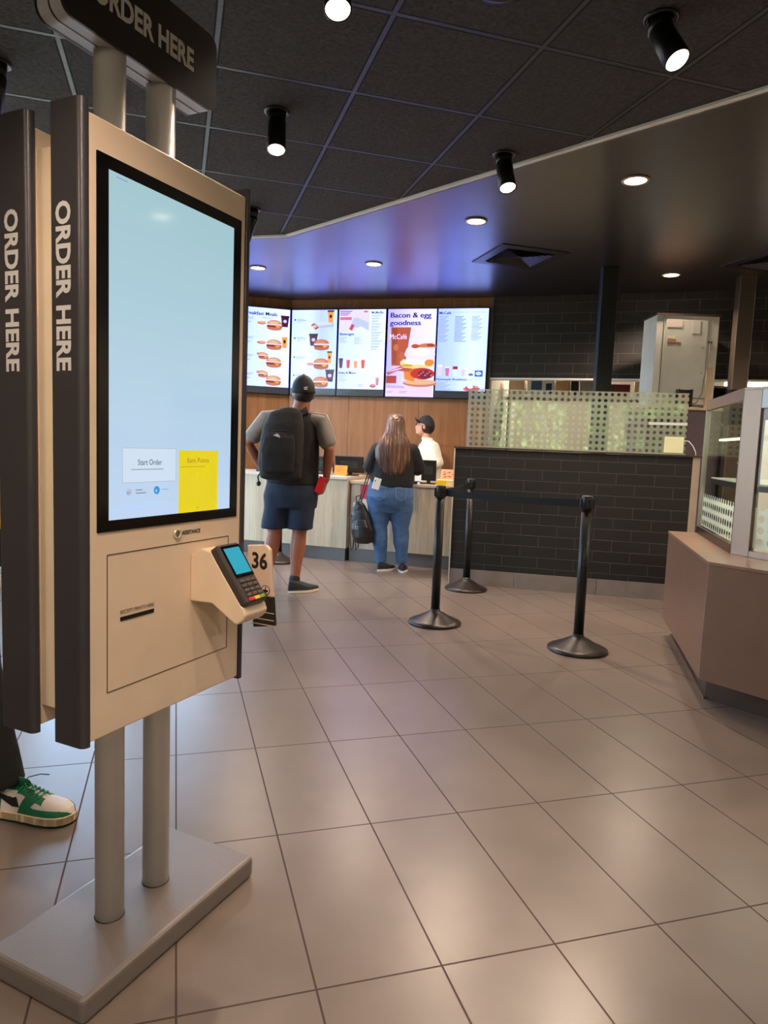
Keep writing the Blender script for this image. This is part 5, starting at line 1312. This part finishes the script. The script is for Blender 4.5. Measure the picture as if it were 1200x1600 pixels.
# detailed green and white sneaker
SL = .305
SNH = [(0, .55), (.03, .88), (.12, 1.02), (.30, 1.0), (.42, 1.02), (.50, .95), (.60, .78), (.70, .62), (.80, .54), (.90, .46), (.97, .30), (1, .05)]
def lerp_tab(tab, u):
    for (a, b), (c_, d_) in zip(tab[:-1], tab[1:]):
        if a <= u <= c_: return b + (d_-b)*(u-a)/(c_-a+1e-9)
    return tab[-1][1]
SNW = [(0, .016), (.02, .026), (.08, .034), (.25, .036), (.45, .040), (.65, .049), (.78, .050), (.88, .044), (.95, .032), (.985, .018), (1, .006)]
def sneaker(loc, heel, ang, parent):
    T = Matrix.Translation(Vector(heel) - Vector(loc)) @ Matrix.Rotation(ang, 4, 'Z')
    N, K = 200, 90; HT = .088
    def S(u, v, off=0):
        w = lerp_tab(SNW, u); h = HT*lerp_tab(SNH, u); a = PI*v
        cx = math.copysign(abs(math.cos(a))**.62, math.cos(a)); sz = abs(math.sin(a))**.72
        lean = .72 if u < .5 else .72 + .2*(u-.5)*2
        x = u*SL; y = -cx*w*(1-(1-lean)*sz); z = .030 + h*sz*.86
        nx = Vector((.6 if u > .93 else (-.6 if u < .04 else .12), -cx, sz*.9)).normalized()
        return Vector((x, y, z)) + nx*off
    us = [.5-.5*math.cos(PI*i/N) for i in range(N+1)]
    def patch(name, fn, off, m, par):
        vs, fs, idx = [], [], {}
        inc = set((i, j) for i in range(N) for j in range(K) if fn((us[i]+us[i+1])/2, (j+.5)/K))
        def vid(i, j, o):
            if (i, j, o) not in idx: idx[(i, j, o)] = len(vs); vs.append(S(us[i], j/K, off if o else 0))
            return idx[(i, j, o)]
        for i, j in inc:
            fs.append((vid(i, j, 1), vid(i+1, j, 1), vid(i+1, j+1, 1), vid(i, j+1, 1)))
            if off > 0:
                for (di, dj), (p, q) in (((-1, 0), ((i, j), (i, j+1))), ((1, 0), ((i+1, j), (i+1, j+1))), ((0, -1), ((i, j), (i+1, j))), ((0, 1), ((i, j+1), (i+1, j+1)))):
                    if (i+di, j+dj) not in inc: fs.append((vid(*p, 1), vid(*q, 1), vid(*q, 0), vid(*p, 0)))
        return G().raw(vs, fs, True, T).build(name, m, par)
    WHT = mat('sneaker_white', (218, 202, 192), .5, bump=.15, bscale=300); GRN = mat('sneaker_green', (16, 104, 66), .5, bump=.15, bscale=300)
    def sole(k, z0, z1, name, m, par, lift=True):
        pts = [(u*SL + (.004*k if u > .5 else -.004*k), lerp_tab(SNW, u)*1.06 + .003*k) for u in us]
        poly = [(x, -y) for x, y in pts] + [(x, y) for x, y in pts[::-1]]
        return G().prism(poly, z0, z1, 'z', .0022, T=T, seg=2).build(name, m, par)
    mid = sole(1, .008, .034, 'midsole', mat('sneaker_midsole', (226, 198, 160), .5), parent)
    sole(.6, 0, .009, 'outsole', mat('sneaker_outsole', (16, 50, 38), .6), mid)
    patch('upper', lambda u, v: True, 0, WHT, mid)
    def side(v): return min(v, 1-v)      # 0 at the sole, .5 on top
    patch('toe_guard', lambda u, v: (u > .52 and side(v) < .10 + .10*max(0, (u-.62))/.38 and side(v) < (u-.50)*1.6), .0020, GRN, mid)
    patch('eyestay', lambda u, v: (.40 < u < .70 and .26 - (u-.40)*.15 < side(v) < .44) or (.46+.30*(side(v)-.1) < u < .555+.42*(side(v)-.05) and side(v) < .34), .0022, GRN, mid)
    patch('heel_panel', lambda u, v: (u < .16) or (u < .44 and side(v) > .33) or (u < .24 and side(v) > .25), .0022, GRN, mid)
    patch('foxing', lambda u, v: u < .22 and side(v) < .16, .0030, GRN, mid)
    def sw(u, v):
        s = side(v); q = (.44-u)/.40
        if not 0 <= q <= 1: return False
        low = .055 + .30*max(0, q-.18)**1.25; high = low + .15*(1-q)**.9*min(1, q*9)
        return low < s < high
    patch('side_mark', sw, .0032, mat('sneaker_black', (22, 20, 20), .45), mid)
    for q in range(6):
        u = .42+.045*q; p = [S(u, .36, .004), S(u+.012, .43, .007), S(u+.012, .5, .008), S(u+.012, .57, .007), S(u, .64, .004)]
        G().tube(p, [(.0042, .0018)]*5, 8, T=T).build('lace', mat('lace_green', (24, 130, 84), .6), mid)
    G().tube([S(.50, .5, .010), S(.46, .45, .022), S(.52, .38, .026), S(.58, .42, .016), S(.53, .5, .012)], .0028, 8, T=T).build('lace_bow', MATS['lace_green'], mid)
    G().tube([S(.42, .5, .012), S(.46, .5, .034), S(.56, .52, .052), S(.64, .53, .060)], .0018, 8, T=T).build('lace_end', mat('lace_dark', (20, 70, 60), .6), mid)
    G().tube([S(.10, .5, -.02), S(.20, .5, .006), S(.34, .5, .012), S(.44, .5, .012)], [(.022, .008), (.026, .008), (.024, .007), (.018, .005)], 12, T=T).build('tongue', GRN, mid)
sneaker(L4_, (-1.285, 2.215, 0), -.14, w4); sneaker(L4_, (-1.80, 2.56, 0), .1, w4)

# ================================================================== OUTSIDE (seen in reflections through the windows)
struct(G().box(-30, 30, -30, YR-.2, -.12, -.02).box(-30, XL-.5, YR-.2, 20, -.12, -.02).box(XL-.5, -2.15, 5.95, 20, -.02, .004).build('ground', mat('asphalt', (96, 94, 90), .8, var=.2, vscale=2)))
def tree(x, y, h, r, label):
    t = thing('tree', label, 'tree', (x, y, -.02), 0, 'trees outside the windows')
    G().tube([(0, 0, 0), (.05, .03, h*.3), (0, 0, h*.6)], [.14, .10, .05], 10).build('trunk', mat('bark', (96, 76, 58), .8), t)
    rnd = random.Random(int(x*10+y)); g = G()
    for i in range(1400):
        a = rnd.uniform(0, 2*PI); u = rnd.uniform(-1, 1); rr = r*(.55+.45*rnd.random()); s_ = math.sqrt(1-u*u)
        c = Vector((rr*s_*math.cos(a), rr*s_*math.sin(a), h*.62 + rr*u*.95))
        T = Matrix.Translation(c) @ Euler((rnd.uniform(0, 3), rnd.uniform(0, 3), a)).to_matrix().to_4x4()
        g.raw([(-.16, 0, 0), (0, -.08, .02), (.18, 0, 0), (0, .08, .02)], [(0, 1, 2, 3)], False, T)
    g.build('foliage', mat('tree_green', (116, 150, 70), .6, var=.4, vscale=3), t)
t = thing('hedge', 'added tall leafy hedge covering the sky beyond the rear windows', 'hedge', (0, -7.6, -.02))  # added to fill the rear windows with green and cut the sky
rnd = random.Random(3); g = G()
for i in range(5200):
    c = Vector((rnd.uniform(-6.5, 6.5), rnd.uniform(-.45, .45), 3.3*rnd.random()**.8)); a = rnd.uniform(0, 6.28)
    T = Matrix.Translation(c) @ Euler((rnd.uniform(0, 3), rnd.uniform(0, 3), a)).to_matrix().to_4x4()
    g.raw([(-.13, 0, 0), (0, -.07, .02), (.14, 0, 0), (0, .07, .02)], [(0, 1, 2, 3)], False, T)
g.build('foliage', mat('hedge_green', (92, 124, 52), .6, var=.5, vscale=2.5), t)
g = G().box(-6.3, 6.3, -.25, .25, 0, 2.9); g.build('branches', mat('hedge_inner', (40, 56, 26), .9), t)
for x, y, h, r in ((-7, -11, 5, 2.0), (-2.3, -12, 4.6, 2.0), (2.4, -11.5, 4.8, 2.0), (7.2, -12, 5, 2.1), (11.8, -11, 5, 2.0)):
    tree(x, y, h, r, 'leafy green tree beyond the rear windows')
